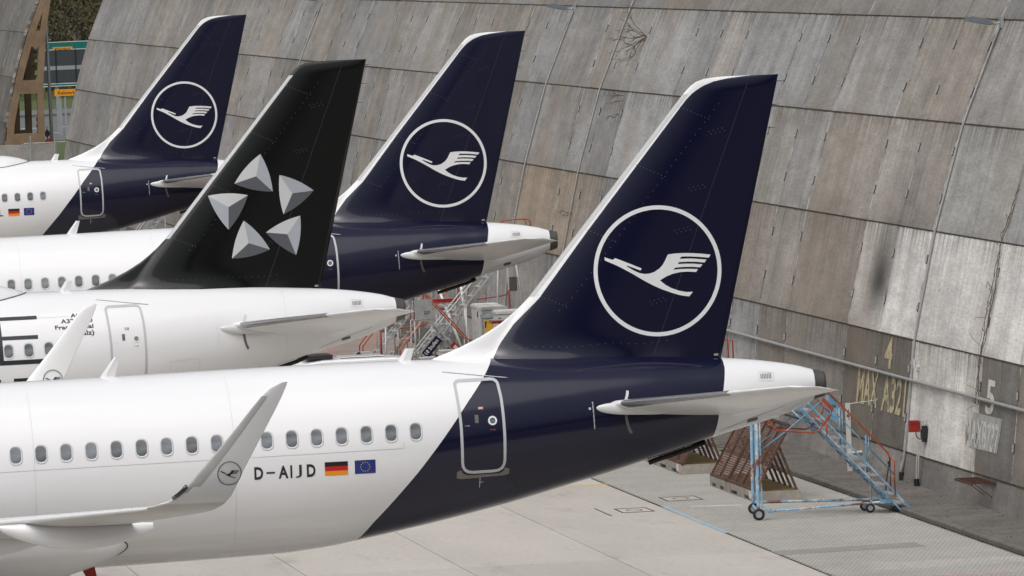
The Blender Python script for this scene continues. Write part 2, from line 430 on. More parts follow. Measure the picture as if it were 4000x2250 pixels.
def tess(poly, step):
    """triangulate a simple polygon with interior grid points, returns verts2d, faces"""
    pts = []
    n = len(poly)
    for i in range(n):
        a = Vector(poly[i]); b = Vector(poly[(i+1) % n]); k = max(1, int((b-a).length/step))
        for j in range(k): pts.append(a+(b-a)*j/k)
    ne = len(pts); edges = [(i, (i+1) % ne) for i in range(ne)]
    xs = [p.x for p in pts]; ys = [p.y for p in pts]
    x = min(xs)+step/2; inner = []
    while x < max(xs):
        y = min(ys)+step/2
        while y < max(ys): inner.append(Vector((x, y))); y += step
        x += step
    def inside(p):
        c = False
        for i in range(ne):
            a, b = pts[i], pts[i-1]
            if (a.y > p.y) != (b.y > p.y) and p.x < (b.x-a.x)*(p.y-a.y)/(b.y-a.y)+a.x: c = not c
        return c
    inner = [p for p in inner if inside(p)]
    v, e, f, *_ = delaunay_2d_cdt(pts+inner, edges, [], 1, 1e-6)
    return [(p.x, p.y) for p in v], [tuple(t) for t in f]
def split_long(vs, fs, L):
    bm = bmesh.new(); bv = [bm.verts.new((a, b, 0)) for a, b in vs]
    for f in fs:
        try: bm.faces.new([bv[i] for i in f])
        except ValueError: pass
    for _ in range(3):
        ed = [e for e in bm.edges if e.calc_length() > L]
        if not ed: break
        bmesh.ops.subdivide_edges(bm, edges=ed, cuts=1)
        bmesh.ops.triangulate(bm, faces=bm.faces)
    bm.verts.index_update()
    o = [(v.co.x, v.co.y) for v in bm.verts], [[v.index for v in f.verts] for f in bm.faces]
    bm.free(); return o
def interp(x, tab):
    return float(np.interp(x, [t[0] for t in tab], [t[1] for t in tab]))

# ================================================================== SETTING: ground
g = MB(); g.add([(-900, -400, -.035), (900, -400, -.035), (900, 1500, -.035), (-900, 1500, -.035)], [(0, 1, 2, 3)])
tag(g.build('ground', 'joint_seal'), kind='structure')
# concrete apron, cast slab by slab
apron = MB(); apron.add([(-60, -60, -.03), (1.9, -60, -.03), (1.9, 330, -.03), (-60, 330, -.03)], [(0, 1, 2, 3)])
apron = tag(apron.build('apron', 'joint_seal'), kind='structure')
SW, SL = 3.73, 12.5
sm = MB(); a_, b_ = SW/2-.012, SL/2-.012
sm.add([(-a_, -b_, -.025), (a_, -b_, -.025), (a_, b_, -.025), (-a_, b_, -.025), (-a_, -b_, -.004), (a_, -b_, -.004), (a_, b_, -.004), (-a_, b_, -.004),
        (-a_+.012, -b_+.012, 0), (a_-.012, -b_+.012, 0), (a_-.012, b_-.012, 0), (-a_+.012, b_-.012, 0)],
       [(0, 1, 5, 4), (1, 2, 6, 5), (2, 3, 7, 6), (3, 0, 4, 7), (4, 5, 9, 8), (5, 6, 10, 9), (6, 7, 11, 10), (7, 4, 8, 11), (8, 9, 10, 11)])
slab_me = sm.mesh('concrete_slab'); slab_me.materials.append(MATS['apron_concrete'])
for i in range(11):
    for j in range(-3, 23):
        ob('concrete_slab', slab_me, None, apron, (1.9-SW*(i+.5), 17.7+SL*(j+.5), random.uniform(-.0015, 0)))

# paver strip between apron and kerb
PX0, PX1 = 1.93, 6.95
strip = MB(); strip.add([(PX0, -20, -.006), (PX1+.05, -20, -.006), (PX1+.05, 64, -.006), (PX0, 64, -.006)], [(0, 1, 2, 3)])
strip = tag(strip.build('paver_strip', 'paver_soil'), kind='structure')
PW, PL = .1155, .205
def paver_poly():
    w2, l2, nw, nd = PW/2-.0012, PL/2-.001, .026, .046
    return [(-w2, -l2), (-nw, -l2), (-nw, -l2+nd), (nw, -l2+nd), (nw, -l2), (w2, -l2), (w2, l2), (-w2, l2)]
pp = paver_poly()
pm = MB(); pm.prism(pp, -.005, 0, 2)
pav_me = pm.mesh('paver'); pav_me.materials.append(MATS['paver_stone'])
rest = MB(); cnt = 0
ny = int((60-5)/PL); nx = int((PX1-PX0)/PW)
top = [(0, 1, 2, 7), (2, 3, 6, 7), (3, 4, 5, 6)]
for j in range(ny):
    y = 5+PL*(j+.5)
    for i in range(nx):
        x = PX0+PW*(i+.5+(.5 if j % 2 else 0))
        if x > PX1-.03: continue
        # the paving carries on under everything; pieces nearest the open corner stay single
        if cnt < 300 and 11.0 < y < 13.5 and x > 3.2:
            ob('paver', pav_me, None, strip, (x, y, random.uniform(-.0006, .0004))); cnt += 1; continue
        dz = random.uniform(-.0006, .0004)
        rest.add([(x+p[0], y+p[1], dz) for p in pp], top)
tag(rest.build('paver_field', 'paver_stone', strip, fix=False), kind='stuff')
red = MB(); red.add([(PX0, 64.004, 0.0), (7.0, 64.004, 0.0), (7.0, 330, 0.0), (PX0, 330, 0.0)], [(0, 1, 2, 3)])
tag(red.build('rear_paving', 'red_paving'), kind='structure')

# kerb, verge of setts along the wall foot
verge = MB(); verge.add([(7.22, -20, .112), (9.4, -20, .112), (9.4, 288, .112), (7.22, 288, .112)], [(0, 1, 2, 3)])
verge = tag(verge.build('verge', 'verge_soil'), kind='structure')
km = MB(); kz, kx = .125, .17
km.add([(-kx/2, -.494, -.05), (kx/2, -.494, -.05), (kx/2, .494, -.05), (-kx/2, .494, -.05),
        (-kx/2, -.494, kz-.03), (kx/2, -.494, kz), (kx/2, .494, kz), (-kx/2, .494, kz-.03), (-kx/2+.03, -.494, kz), (-kx/2+.03, .494, kz)],
       [(0, 1, 5, 8, 4), (2, 3, 7, 9, 6), (0, 4, 7, 3), (4, 8, 9, 7), (8, 5, 6, 9), (1, 2, 6, 5)])
kerb_me = km.mesh('kerb_stone'); kerb_me.materials.append(MATS['kerb_stone'])
kerb = MB(); kerb.add([(6.98, -20, .02), (7.2, -20, .02), (7.2, 288, .02), (6.98, 288, .02)], [(0, 1, 2, 3)])
kerb = tag(kerb.build('kerb', 'verge_soil'), kind='structure')
for j in range(130):
    ob('kerb_stone', kerb_me, None, kerb, (7.12+random.uniform(-.006, .006), 5.5+j, random.uniform(-.006, .006)))
kl = MB()
for j in range(130, 282): kl.bx((7.04, 5.0+j, -.03), (7.2, 5.99+j, .122))
tag(kl.build('kerb_run', 'kerb_stone', kerb), kind='stuff')
def sett(mb, x, y, sx, sy, h, z0=.105):
    a, b = sx/2, sy/2; c = .72
    mb.add([(x-a, y-b, z0), (x+a, y-b, z0), (x+a, y+b, z0), (x-a, y+b, z0), (x-a*c, y-b*c, z0+h), (x+a*c, y-b*c, z0+h), (x+a*c, y+b*c, z0+h), (x-a*c, y+b*c, z0+h)],
           [(0, 1, 5, 4), (1, 2, 6, 5), (2, 3, 7, 6), (3, 0, 4, 7), (4, 5, 6, 7)])
sm_ = MB(); sett(sm_, 0, 0, .155, .155, .022, -.007)
sett_me = sm_.mesh('cobblestone'); sett_me.materials.append(MATS['cobble'])
setts = MB(); cnt = 0
for j in range(470):
    y = 8+j*.165
    for i in range(11):
        x = 7.30+i*.163+(.08 if j % 2 else 0)+random.uniform(-.012, .012)
        if x > 8.98: continue
        yy = y+random.uniform(-.012, .012)
        if cnt < 300 and 22.5 < y < 27.5:
            ob('cobblestone', sett_me, None, verge, (x, yy, .112+random.uniform(-.004, .004)), (0, 0, random.uniform(-.06, .06))); cnt += 1
        else: sett(setts, x, yy, .155, .155, .022+random.uniform(-.006, .006))
tag(setts.build('cobble_field', 'cobble', verge, fix=False), kind='stuff')
tuft = MB(); rr = random.Random(3)
for _ in range(900):   # weeds along kerb and wall foot
    y = rr.uniform(9, 75); x = rr.choice([6.97, 6.99, 9.02, 9.0]) + rr.uniform(-.04, .03) if rr.random() < .8 else rr.uniform(7.3, 8.9)
    z = 0.0 if x < 7.03 else .12
    for _k in range(4):
        a = rr.uniform(0, 6.28); l = rr.uniform(.02, .07); h = rr.uniform(.01, .05)
        tuft.add([(x, y, z), (x+.02*math.cos(a+1.5), y+.02*math.sin(a+1.5), z), (x+l*math.cos(a), y+l*math.sin(a), z+h)], [(0, 1, 2)])
tag(tuft.build('weeds', 'grass', fix=False), 'low weeds and moss along kerb and wall foot', 'weeds', kind='stuff')

# markings and covers on the ground
def sheet(name, poly, mat, z, label, cat, kind=None, thick=.003):
    m_ = MB(); m_.prism(poly, z, z+thick, 2)
    return tag(m_.build(name, mat), label, cat, kind=kind)
sheet('edge_line', [(1.86, 23.9), (2.02, 23.9), (2.04, 33.5), (1.90, 33.5)], 'line_blue', .0015, 'worn pale blue line along edge of the concrete apron', 'painted line')
sheet('guide_line', [(-3.5, 42.55), (1.97, 42.45), (1.97, 42.7), (-3.5, 42.8)], 'line_yellow', .0015, 'yellow painted guide line passing under the dark tail', 'painted line')
sheet('corner_line', [(3.4, 8.80), (5.98, 8.50), (6.0, 8.32), (3.4, 8.62)], 'line_pink', .0015, 'faded pink painted line at the bottom right corner', 'painted line')
sheet('repair_band', [(1.9, 16.4), (5.5, 16.75), (5.5, 18.15), (1.9, 17.68)], 'patch_dark', .0012, 'grey smooth repair band crossing the pavers', 'pavement patch')
sheet('white_line', [(2.6, 33.0), (3.9, 32.6), (3.9, 32.75), (2.6, 33.15)], 'line_white', .0012, 'thin worn white line beside the front wheels of blue steps', 'painted line')
def cover(x0, y0, x1, y1, label):
    t = thing('access_cover', label, 'cover', ((x0+x1)/2, (y0+y1)/2, .001), group='access covers in the paving')
    hx, hy = (x1-x0)/2, (y1-y0)/2
    m_ = MB(); m_.bx((-hx, -hy, 0), (hx, hy, .004)); m_.build('lid', 'apron_concrete', t)
    m_ = MB()
    for a, b in (((-hx, -hy), (hx, -hy+.12)), ((-hx, hy-.12), (hx, hy)), ((-hx, -hy), (-hx+.045, hy)), ((hx-.045, -hy), (hx, hy))): m_.bx((*a, .0045), (*b, .007))
    m_.build('frame', 'rubber_black', t)
    m_ = MB(); n = 20
    for i in range(n):
        a0, a1 = 2*math.pi*i/n, 2*math.pi*(i+1)/n
        vs_ = [(rx*math.cos(a), rx*math.sin(a)*1.6, .0055) for a in (a0, a1) for rx in (.17, .215)]
        m_.add(vs_, [(0, 1, 3, 2)])
    m_.build('ring', 'rubber_black', t)
cover(2.36, 35.2, 3.32, 36.7, 'rectangular concrete cover set in the pavers before the blast fence')
cover(.65, 32.0, 1.5, 33.5, 'rectangular concrete cover in the apron slab near the blue line')
j1 = MB(); j1.bx((.22, 31.3, .001), (.26, 34.0, .004)); tag(j1.build('slot_drain', 'rubber_black'), 'short dark slot beside the cover in the apron slab', 'drain')
h_ = thing('hatch_marking', 'red painted hatch lines on the paving behind the stair stands', 'painted marking')
for k in range(34):
    m_ = MB(); yy = 92+k*1.35; m_.prism([(2.0, yy), (6.95, yy-.1), (6.95, yy), (2.0, yy+.1)], .003, .006, 2); m_.build('stripe', 'line_red', h_)

# ================================================================== SETTING: noise wall of curved concrete panels
PROF = [(8.90, 0.0), (9.08, .86), (9.44, 3.80), (10.10, 6.65), (10.97, 9.46), (12.13, 12.17), (13.56, 14.76)]
def wallx(z): return float(np.interp(z, [p[1] for p in PROF], [p[0] for p in PROF]))
J0, JP = 41.85, 4.56
def cells(k0, k1):
    out = []; k = k0
    while k < k1:
        if (k-1) % 4 == 0 and False: pass
        # joints with index = 2 (mod 4) are missing: one wide panel there
        if (k+1) % 4 == 2: out.append((J0+JP*k, J0+JP*(k+2))); k += 2
        else: out.append((J0+JP*k, J0+JP*(k+1))); k += 1
    return out
wall = thing('noise_wall', 'tall leaning wall of weathered grey concrete panels behind the aircraft tails', 'wall', (0, 0, 0))
panel_meshes = {}
def panel_mesh(wd, L, t=.16, c=.012):
    key = (round(wd, 2), round(L, 2))
    if key in panel_meshes: return panel_meshes[key]
    m_ = MB(); y, z = wd/2-.012, L/2-.009; x0, x1, x2 = t, .02, 0.0
    vs_ = []
    for (x, dy) in ((x0, 0), (x1, 0), (x2, c)):
        vs_ += [(x, -y+dy, -z+dy), (x, y-dy, -z+dy), (x, y-dy, z-dy), (x, -y+dy, z-dy)]
    fs_ = []
    for k in (0, 4):
        for i in range(4): fs_.append((k+i, k+(i+1) % 4, k+4+(i+1) % 4, k+4+i))
    fs_.append((8, 9, 10, 11)); fs_.append((3, 2, 1, 0))
    m_.add(vs_, fs_)
    me = m_.mesh('panel'); bm = bmesh.new(); bm.from_mesh(me); bmesh.ops.recalc_face_normals(bm, faces=bm.faces); bm.to_mesh(me); bm.free()
    me.materials.append(MATS['concrete_panel']); panel_meshes[key] = me
    return me
rp = random.Random(11)
PALE = (0.73, .71, .67); MIDL = (0.36, .345, .325)
special = {  # (row, cell start rounded) -> tint
    (1, 37): (0.174, 0.156, 0.136), (1, 42): (0.193, 0.174, 0.152), (1, 28): PALE, (1, 24): (0.200, 0.193, 0.181), (1, 19): (0.260, 0.238, 0.213),
    (2, 28): (0.750, 0.737, 0.713), (2, 37): (0.750, 0.737, 0.713), (2, 42): (.58, .56, .525), (2, 24): (0.750, 0.737, 0.713), (2, 19): (0.750, 0.737, 0.713),
    (2, 46): (0.311, 0.281, 0.251), (1, 46): (0.272, 0.259, 0.240), (1, 56): (0.249, 0.232, 0.210), (2, 56): (0.341, 0.320, 0.290), (2, 60): (0.321, 0.287, 0.254),
    (0, 28): (0.200, 0.191, 0.181), (0, 37): (0.267, 0.255, 0.241), (0, 42): (0.267, 0.255, 0.241), (0, 46): (0.267, 0.255, 0.241), (0, 24): (0.200, 0.191, 0.181), (0, 19): (0.200, 0.191, 0.181),
    (3, 46): (0.338, 0.312, 0.279), (3, 42): (0.356, 0.334, 0.309), (3, 37): (0.315, 0.293, 0.268), (3, 28): (0.386, 0.381, 0.368),
    (4, 46): (0.361, 0.348, 0.332), (4, 42): (0.326, 0.302, 0.271), (4, 37): (0.312, 0.286, 0.256), (4, 28): (0.364, 0.354, 0.342),
    (2, 97): (0.372, 0.309, 0.249), (2, 101): (0.385, 0.322, 0.257), (2, 92): (0.321, 0.287, 0.254), (3, 83): (0.410, 0.410, 0.410), (4, 83): (0.369, 0.369, 0.364)}
def tint(row, y0):
    k = (row, int(round(y0)))
    for d in (0, -1, 1):
        if (row, k[1]+d) in special: return special[(row, k[1]+d)]
    v = rp.uniform(.315, .37)
    if y0 > 105: v *= rp.uniform(.88, 1.08)
    wm = rp.choice([0, .1, .25, .4, .6, .8]) if y0 < 250 else rp.choice([0, .2, .5])
    if row == 5: v *= .8
    v *= .95 if y0 < 75 else .88
    return (v*(1+.08*wm), v*(1-.012*wm), v*(1-.13*wm))
def put_panels(parent, cl, rows, dx=0.0):
    for row in rows:
        (xa, za), (xb, zb_) = PROF[row], PROF[row+1]
        L = math.hypot(xb-xa, zb_-za); phi = math.atan2(xb-xa, zb_-za)
        for (y0, y1) in cl:
            if row == 0 and y1-y0 > 6: pass
            me = panel_mesh(y1-y0, L)
            off = rp.uniform(-.006, .006) if row > 1 else rp.uniform(-.002, .002)
            o = ob('plinth_block' if row == 0 else 'panel', me, None, parent,
                   ((xa+xb)/2+dx+off, (y0+y1)/2, (za+zb_)/2), (0, phi+rp.uniform(-.0015, .0015)*(row > 1), 0))
            o.color = (*tint(row, y0), 1)
WC = cells(-5, 54)
WC = [c for c in WC if c[0] > 17 and c[1] < 290]
put_panels(wall, WC, range(6))
blocker = MB()  # added backing behind the panels, stops light passing through their gaps
for (xa, za), (xb, zb_) in zip(PROF[:-1], PROF[1:]):
    blocker.add([(xa+.13, WC[0][0]+.02, za), (xa+.13, WC[-1][1]-.02, za), (xb+.13, WC[-1][1]-.02, zb_), (xb+.13, WC[0][0]+.02, zb_),
              (xa+.45, WC[0][0]+.02, za), (xa+.45, WC[-1][1]-.02, za), (xb+.45, WC[-1][1]-.02, zb_), (xb+.45, WC[0][0]+.02, zb_)],
             [(0, 1, 2, 3), (7, 6, 5, 4), (0, 3, 7, 4), (1, 5, 6, 2)])
blocker.build('light_blocker', 'kerb_stone', wall)
# moss and dirt in the horizontal joints
rm = random.Random(5)
for row in range(1, 6):
    x, z = PROF[row]; m_ = MB(); y = WC[0][0]
    while y < WC[-1][1]:
        d = rm.uniform(.05, .3); amt = .5+.5*mnoise.noise(Vector((y*.13, row*7.3, 0)))
        h = (.006+.07*max(0, amt-.25)*rm.random())*(1.3 if row in (4, 5) else 1)
        m_.box((x-.002, y+d/2, z-.25*h), (.03, d*.98, h)); y += d
    tag(m_.build('joint_moss', 'moss', wall, fix=False), kind='stuff')
# steel clips across the upright joints
cm = MB(); cm.box((-.015, 0, 0), (.03, .11, .20)); cm.box((-.035, 0, .03), (.02, .08, .05)); cm.box((-.035, 0, -.05), (.02, .06, .03))
cm.box((-.004, -.02, .0), (.02, .13, .24), m=1)
clip_me = cm.mesh('joint_clip'); clip_me.materials.append(MATS['steel_pale']); clip_me.materials.append(MATS['rubber_black'])
dm = MB(); dm.box((-.008, 0, 0), (.02, .30, .42)); plate_me = dm.mesh('clip_pocket'); plate_me.materials.append(MATS['rubber_black'])
far = MB(); cnt = 0
JY = [c[0] for c in WC[1:]]
for jy in JY:
    for row in range(1, 6):
        (xa, za), (xb, zb_) = PROF[row], PROF[row+1]; phi = math.atan2(xb-xa, zb_-za)
        for f_ in (.30, .74):
            p = (xa+(xb-xa)*f_-.004, jy+.02, za+(zb_-za)*f_)
            if cnt < 300:
                ob('joint_clip', clip_me, None, wall, p, (0, phi, 0)); cnt += 1
            else: far.box((p[0]-.03, p[1], p[2]), (.03, .08, .16))
tag(far.build('far_clips', 'steel_pale', wall), kind='stuff')

# painted stand numbers on the wall
def wall_text(txt, yl, yr, zt, zb_, mat, shear=0.0, name='stencil_lettering', gap=0.0, off=.014):
    vs_, fs_ = text_poly(txt, .022); m_ = MB()
    V = [(wallx(zb_+(zt-zb_)*v[1])-off, yl+(yr-yl)*v[0], zb_+(zt-zb_)*v[1]+shear*v[0]) for v in vs_]
    m_.add(V, fs_); return m_.build(name, mat, wall, fix=False)
wall_text('4', 40.75, 39.7, 3.74, 2.92, 'stencil_yellow')
wall_text('MAX', 44.2, 41.3, 2.74, 1.80, 'stencil_yellow'); wall_text('A321', 40.7, 37.5, 2.72, 1.78, 'stencil_yellow')
wall_text('5', 27.35, 26.3, 3.27, 2.44, 'stencil_pale')
gw = MB(); gw.add([(wallx(z)-.010, y, z) for y, z in ((28.75, 2.36), (25.2, 2.38), (25.55, 1.5), (28.9, 1.46))], [(0, 1, 2, 3)])
gw.build('painted_patch', 'grey_wash', wall, fix=False)
wall_text('MAXB737', 29.5, 25.45, 2.22, 1.52, 'stencil_pale', off=.016)
yb = MB(); yb.bx((9.0, 21.0, 1.0), (9.06, 21.5, 1.6)); 

# horizontal rail pipe fixed along the wall
hp = MB(); pts_ = [(wallx(2.8)-.09, y, 2.80-.0016*(55-y)) for y in np.linspace(19, 72, 40)]
hp.tube(pts_, .045, 8)
pr = thing('wall_pipe', 'white horizontal pipe running along the lower wall past the stand numbers', 'pipe')
hp.build('pipe', 'steel_grey', pr, smooth=True)
for y in np.arange(21, 72, 3.04):
    b_m = MB(); b_m.bx((wallx(2.8)-.09, y-.03, 2.7), (wallx(2.8)+.02, y+.03, 2.78)); b_m.build('bracket', 'galvanised', pr)
def profile_pipe(y, z0, z1, r, off=.05):
    m_ = MB(); zs = [z for z in np.linspace(z0, z1, 26)]; m_.tube([(wallx(z)-off, y, z) for z in zs], r, 6); return m_

# flood lights with their conduits
def flood(y, label, zl=12.05, conduit=True):
    t = thing('flood_light', label, 'flood light', (wallx(zl)-.05, y, zl), group='flood lights on the wall')
    X0 = wallx(zl)-.05
    m_ = MB(); m_.tube([(0, 0, .05), (-.12, -.03, .02), (-.22, -.05, .03)], .028, 8); m_.build('arm', 'galvanised', t)
    rot = Matrix.Rotation(R(12), 3, 'Y') @ Matrix.Rotation(R(-8), 3, 'Z')
    m_ = MB(); m_.box((-.55, -.05, .10), (.62, .34, .10), rot=rot); m_.box((-.55, -.05, .165), (.52, .26, .05), rot=rot); m_.build('housing', 'lamp_grey', t)
    m_ = MB(); m_.box((-.56, -.05, .035), (.50, .28, .02), rot=rot); m_.build('lens', 'cabinet_white', t)
    m_ = MB(); m_.box((-.90, -.05, .17), (.14, .26, .12), rot=rot); m_.build('hood', 'lamp_grey', t)
    if conduit:
        m_ = profile_pipe(y+.05, .2, zl+.1, .034)
        m_.v = [(a-X0, b-y, c-zl) for a, b, c in m_.v]; m_.build('conduit', 'steel_grey', t, smooth=True)
        m_ = MB(); m_.bx((-.02, -.12, -.1), (.06, .16, .2)); m_.build('base_plate', 'galvanised', t)
flood(36.75, 'grey flood light with white conduit nearest the right edge, above the stand number')
flood(109.7, 'grey flood light with white conduit on the wall between the two right tails')
flood(182.2, 'grey flood light high on the wall above the black tail')
fp = profile_pipe(97.62, .2, 14.6, .034); tag(fp.build('conduit_pipe', 'steel_grey', smooth=True), 'long white conduit running up the wall left of the dry shrub', 'pipe')
# second conduit pair into black sleeves, red and grey boxes
cb = thing('call_box', 'red and grey electrical boxes on twin conduits at the white panel', 'electrical box', (9.18, 34.5, .2))
m_ = MB(); m_.bx((-.46, -.1, 1.34), (-.20, .12, 1.62)); m_.bx((-.44, -.12, 1.57), (-.22, .14, 1.64)); m_.build('red_box', 'red_paint', cb)
m_ = MB(); m_.tube([(-.47, -.11, 1.58), (-.50, -.12, 1.55), (-.50, -.12, 1.4), (-.46, -.11, 1.34)], .012, 5); m_.build('handle', 'red_paint', cb)
m_ = MB(); m_.bx((-.19, -.16, 1.40), (-.10, .1, 1.64)); m_.build('grey_box', 'steel_pale', cb)
m_ = MB(); m_.bx((-.17, -.26, 1.16), (-.03, .02, 1.50)); m_.bx((-.15, -.24, 1.08), (-.05, -.02, 1.16)); m_.build('black_box', 'plastic_black', cb)
m_ = MB(); m_.tube([(-.3, -.02, 1.34), (-.29, -.04, 1.22), (-.2, -.05, 1.14), (-.14, -.06, 1.16)], .014, 5); m_.build('cable', 'plastic_black', cb)
for dx_ in (-.36, -.31):
    m_ = MB(); m_.tube([(dx_, -.1, -.08), (dx_+.04, -.1, .6), (dx_+.13, -.1, 1.1)], .018, 6); m_.build('conduit', 'steel_pale', cb)
m_ = MB(); m_.tube([(-.345, -.1, -.09), (-.345, -.1, .12)], .075, 10); m_.build('sleeve', 'rubber_black', cb)
m_ = MB(); m_.tube([(-.27, 2.25, -.09), (-.27, 2.25, .14)], .075, 10); m_.build('sleeve', 'rubber_black', cb)
fs_t = thing('bay_sign', 'small white plate with a letter fixed to the white panel beside the conduit', 'sign', (9.28, 36.0, 3.0))
m_ = MB(); m_.bx((-.10, -.01, .12), (.09, .01, .36)); m_.build('plate', 'sign_white', fs_t)
V, Fc = text_poly('F'); m_ = MB(); m_.add([(-.05+.09*a, -.014, .16+.16*b) for a, b in V], Fc); m_.build('lettering', 'galvanised', fs_t)
m_ = MB()
for a, b in (((-.09, .13), (.08, .14)), ((-.09, .34), (.08, .35)), ((-.09, .13), (-.08, .35)), ((.07, .13), (.08, .35))): m_.bx((a[0], -.0135, a[1]), (b[0], -.011, b[1]))
m_.build('border', 'galvanised', fs_t)
m_ = MB(); m_.bx((-.01, -.01, 0), (.01, .01, .12)); m_.bx((.0, -.01, .02), (.20, .01, .04)); m_.build('stalk', 'galvanised', fs_t)
# rusty bracket on the plinth
rb = thing('rusty_bracket', 'rusty steel bracket shelf on the plinth below the grey stand number', 'bracket', (9.05, 26.3, .78))
for k in range(7):
    m_ = MB(); m_.bar((-.62, -1.0+k*.33, .02), (.0, -1.0+k*.33, .02), .03, .03); m_.build('slat', 'rebar_rust', rb)
m_ = MB(); m_.bar((-.62, -1.05, 0), (-.62, 1.05, 0), .04, .05); m_.bar((-.04, -1.05, 0), (-.04, 1.05, 0), .04, .05); m_.build('rail', 'rebar_rust', rb)
for yy in (-.75, .2):
    m_ = MB(); m_.bar((-.5, yy, -.02), (.0, yy, -.42), .02, .02); m_.bar((-.02, yy, -.42), (-.02, yy, -.30), .03, .03); m_.build('stay', 'rebar_rust', rb)
# slim post with an arm in front of the wall
pt = thing('slim_post', 'slim pale post with thin wire arm standing behind the blue steps', 'post', (8.35, 41.1, .12))
m_ = MB(); m_.bx((-.06, -.05, 0), (.06, .05, 1.84)); m_.build('post', 'cabinet_white', pt)
m_ = MB(); m_.tube([(.05, 0, 1.82), (.55, 0, 1.86), (.8, 0, 1.88), (.83, 0, 1.93)], .012, 5); m_.build('arm', 'steel_pale', pt)
V, Fc = text_poly('4'); m_ = MB(); m_.add([(-.045+.08*a, -.054, 1.38+.3*b) for a, b in V], Fc); m_.build('lettering', 'letter_black', pt)
m_ = MB(); m_.bx((-.02, -.25, .32), (.35, -.05, .5)); m_.tube([(.0, -.26, .5), (.3, -.26, .52)], .05, 8); m_.build('gear', 'steel_pale', pt)
lv = thing('ground_lever', 'thin dark lever standing on the verge behind the blue steps', 'lever', (7.45, 31.6, .12))
m_ = MB(); m_.tube([(0, 0, 0), (.06, 0, .5), (.13, 0, .82)], .018, 6); m_.tube([(.125, 0, .82), (.135, 0, .9)], .04, 6); m_.build('shaft', 'rubber_black', lv)

# dry growth in the joints
def shrub(name, label, base, spread, n, seed, droop=.3, th=.012):
    r_ = random.Random(seed); m_ = MB(); base = Vector(base)
    def grow(p, d, l, th_, dep):
        pts = [p.copy()]
        for _ in range(4):
            d = (d+Vector((r_.uniform(-.25, .25), r_.uniform(-.35, .35), r_.uniform(-.3, .25)-droop*.1))).normalized()
            p = p+d*l/4; pts.append(p.copy())
        m_.tube(pts, th_, 3, cap=False, r1=th_*.5)
        if dep > 0:
            for _ in range(r_.choice((2, 3, 3))):
                k = r_.randint(1, 4); grow(pts[k].copy(), (d+Vector((r_.uniform(-.6, .2), r_.uniform(-1, 1), r_.uniform(-.8, .8)))).normalized(), l*r_.uniform(.45, .75), th_*.6, dep-1)
    for _ in range(n):
        grow(base+Vector((0, r_.uniform(-.05, .05), r_.uniform(-.1, .1))), Vector((r_.uniform(-1, -.3)*.8, r_.uniform(-.5, .8), r_.uniform(-.5, .5))).normalized(), spread, th, 3)
    return tag(m_.build(name, 'twig', fix=False), label, 'shrub')
shrub('dry_shrub', 'leafless brown shrub growing from a wall joint near the top edge', (wallx(11.2), 92.3, 11.2), .75, 7, 21, .2, .02)
shrub('dry_shrub', 'small dry twig tuft in the wall joint just below the large shrub', (wallx(9.2), 92.4, 9.25), .4, 3, 22, .1)
shrub('dry_shrub', 'tiny bare twig on the wall beside the white leading edge', (wallx(8.6), 92.4, 8.6), .35, 2, 23, .3)
shrub('dry_shrub', 'thin bare twig over the conduit near the orange rail', (wallx(5.2), 97.3, 5.2), .35, 2, 24, .3)
# creeper along the right-hand joint
cr = MB(); r_ = random.Random(9)
for s_ in range(4):
    pts = []; z = 2.6
    while z < 8.2-s_*.9:
        pts.append((wallx(z)-.05-.02*s_, 28.2+.18*math.sin(z*2.1+s_*1.7)+r_.uniform(-.08, .08), z)); z += .12
    cr.tube(pts, .013-.0025*s_, 4, cap=False)
    for p in pts[::3]:
        q = Vector(p); e = q+Vector((-.08, r_.uniform(-.9, 1.3), r_.uniform(-.35, .35))); mdl = (q+e)/2+Vector((-.06, 0, r_.uniform(0, .2)))
        if r_.random() < .35: cr.tube([q, mdl, e], .007, 3, cap=False)
tag(cr.build('bare_creeper', 'twig', fix=False), 'bare woody creeper climbing the joint above the grey stand number', 'creeper')

# ================================================================== AIRCRAFT
ST = np.array([(-37.5,3.75,3.45,.1),(-37.2,4.25,2.95,.55),(-36.5,4.75,2.45,1.0),(-35.3,5.3,2.05,1.45),(-33.5,5.72,1.85,1.82),(-31.5,5.86,1.80,1.96),(-29,5.88,1.80,1.975),(-20,5.905,1.84,1.975),(-16,5.93,1.87,1.975),(-14,5.955,1.91,1.975),(-12,5.975,1.97,1.965),(-10.8,5.98,2.08,1.935),(-10.3,5.98,2.165,1.915),(-8.7,5.97,2.45,1.81),(-7,5.95,2.8,1.63),(-5.65,5.91,3.13,1.44),(-4.95,5.88,3.3,1.33),(-3.9,5.83,3.58,1.15),(-2.93,5.76,3.85,.97),(-2.47,5.725,3.99,.885),(-1.51,5.63,4.235,.7),(-.92,5.54,4.395,.565),(-.53,5.46,4.54,.455),(-.19,5.36,4.69,.34),(.06,5.30,4.765,.27)])
def tang(x, y):
    h = np.diff(x); d = np.diff(y)/h; m = np.zeros_like(y); m[0] = d[0]; m[-1] = d[-1]
    for i in range(1, len(x)-1):
        if d[i-1]*d[i] > 0:
            w1 = 2*h[i]+h[i-1]; w2 = h[i]+2*h[i-1]; m[i] = (w1+w2)/(w1/d[i-1]+w2/d[i])
    return m
TM = [tang(ST[:, 0], ST[:, j]) for j in (1, 2, 3)]
def pch(X, j):
    x = ST[:, 0]; y = ST[:, j]; m = TM[j-1]; i = int(np.clip(np.searchsorted(x, X)-1, 0, len(x)-2)); h = x[i+1]-x[i]; t = (X-x[i])/h
    return float((2*t**3-3*t**2+1)*y[i]+(t**3-2*t**2+t)*h*m[i]+(-2*t**3+3*t**2)*y[i+1]+(t**3-t**2)*h*m[i+1])
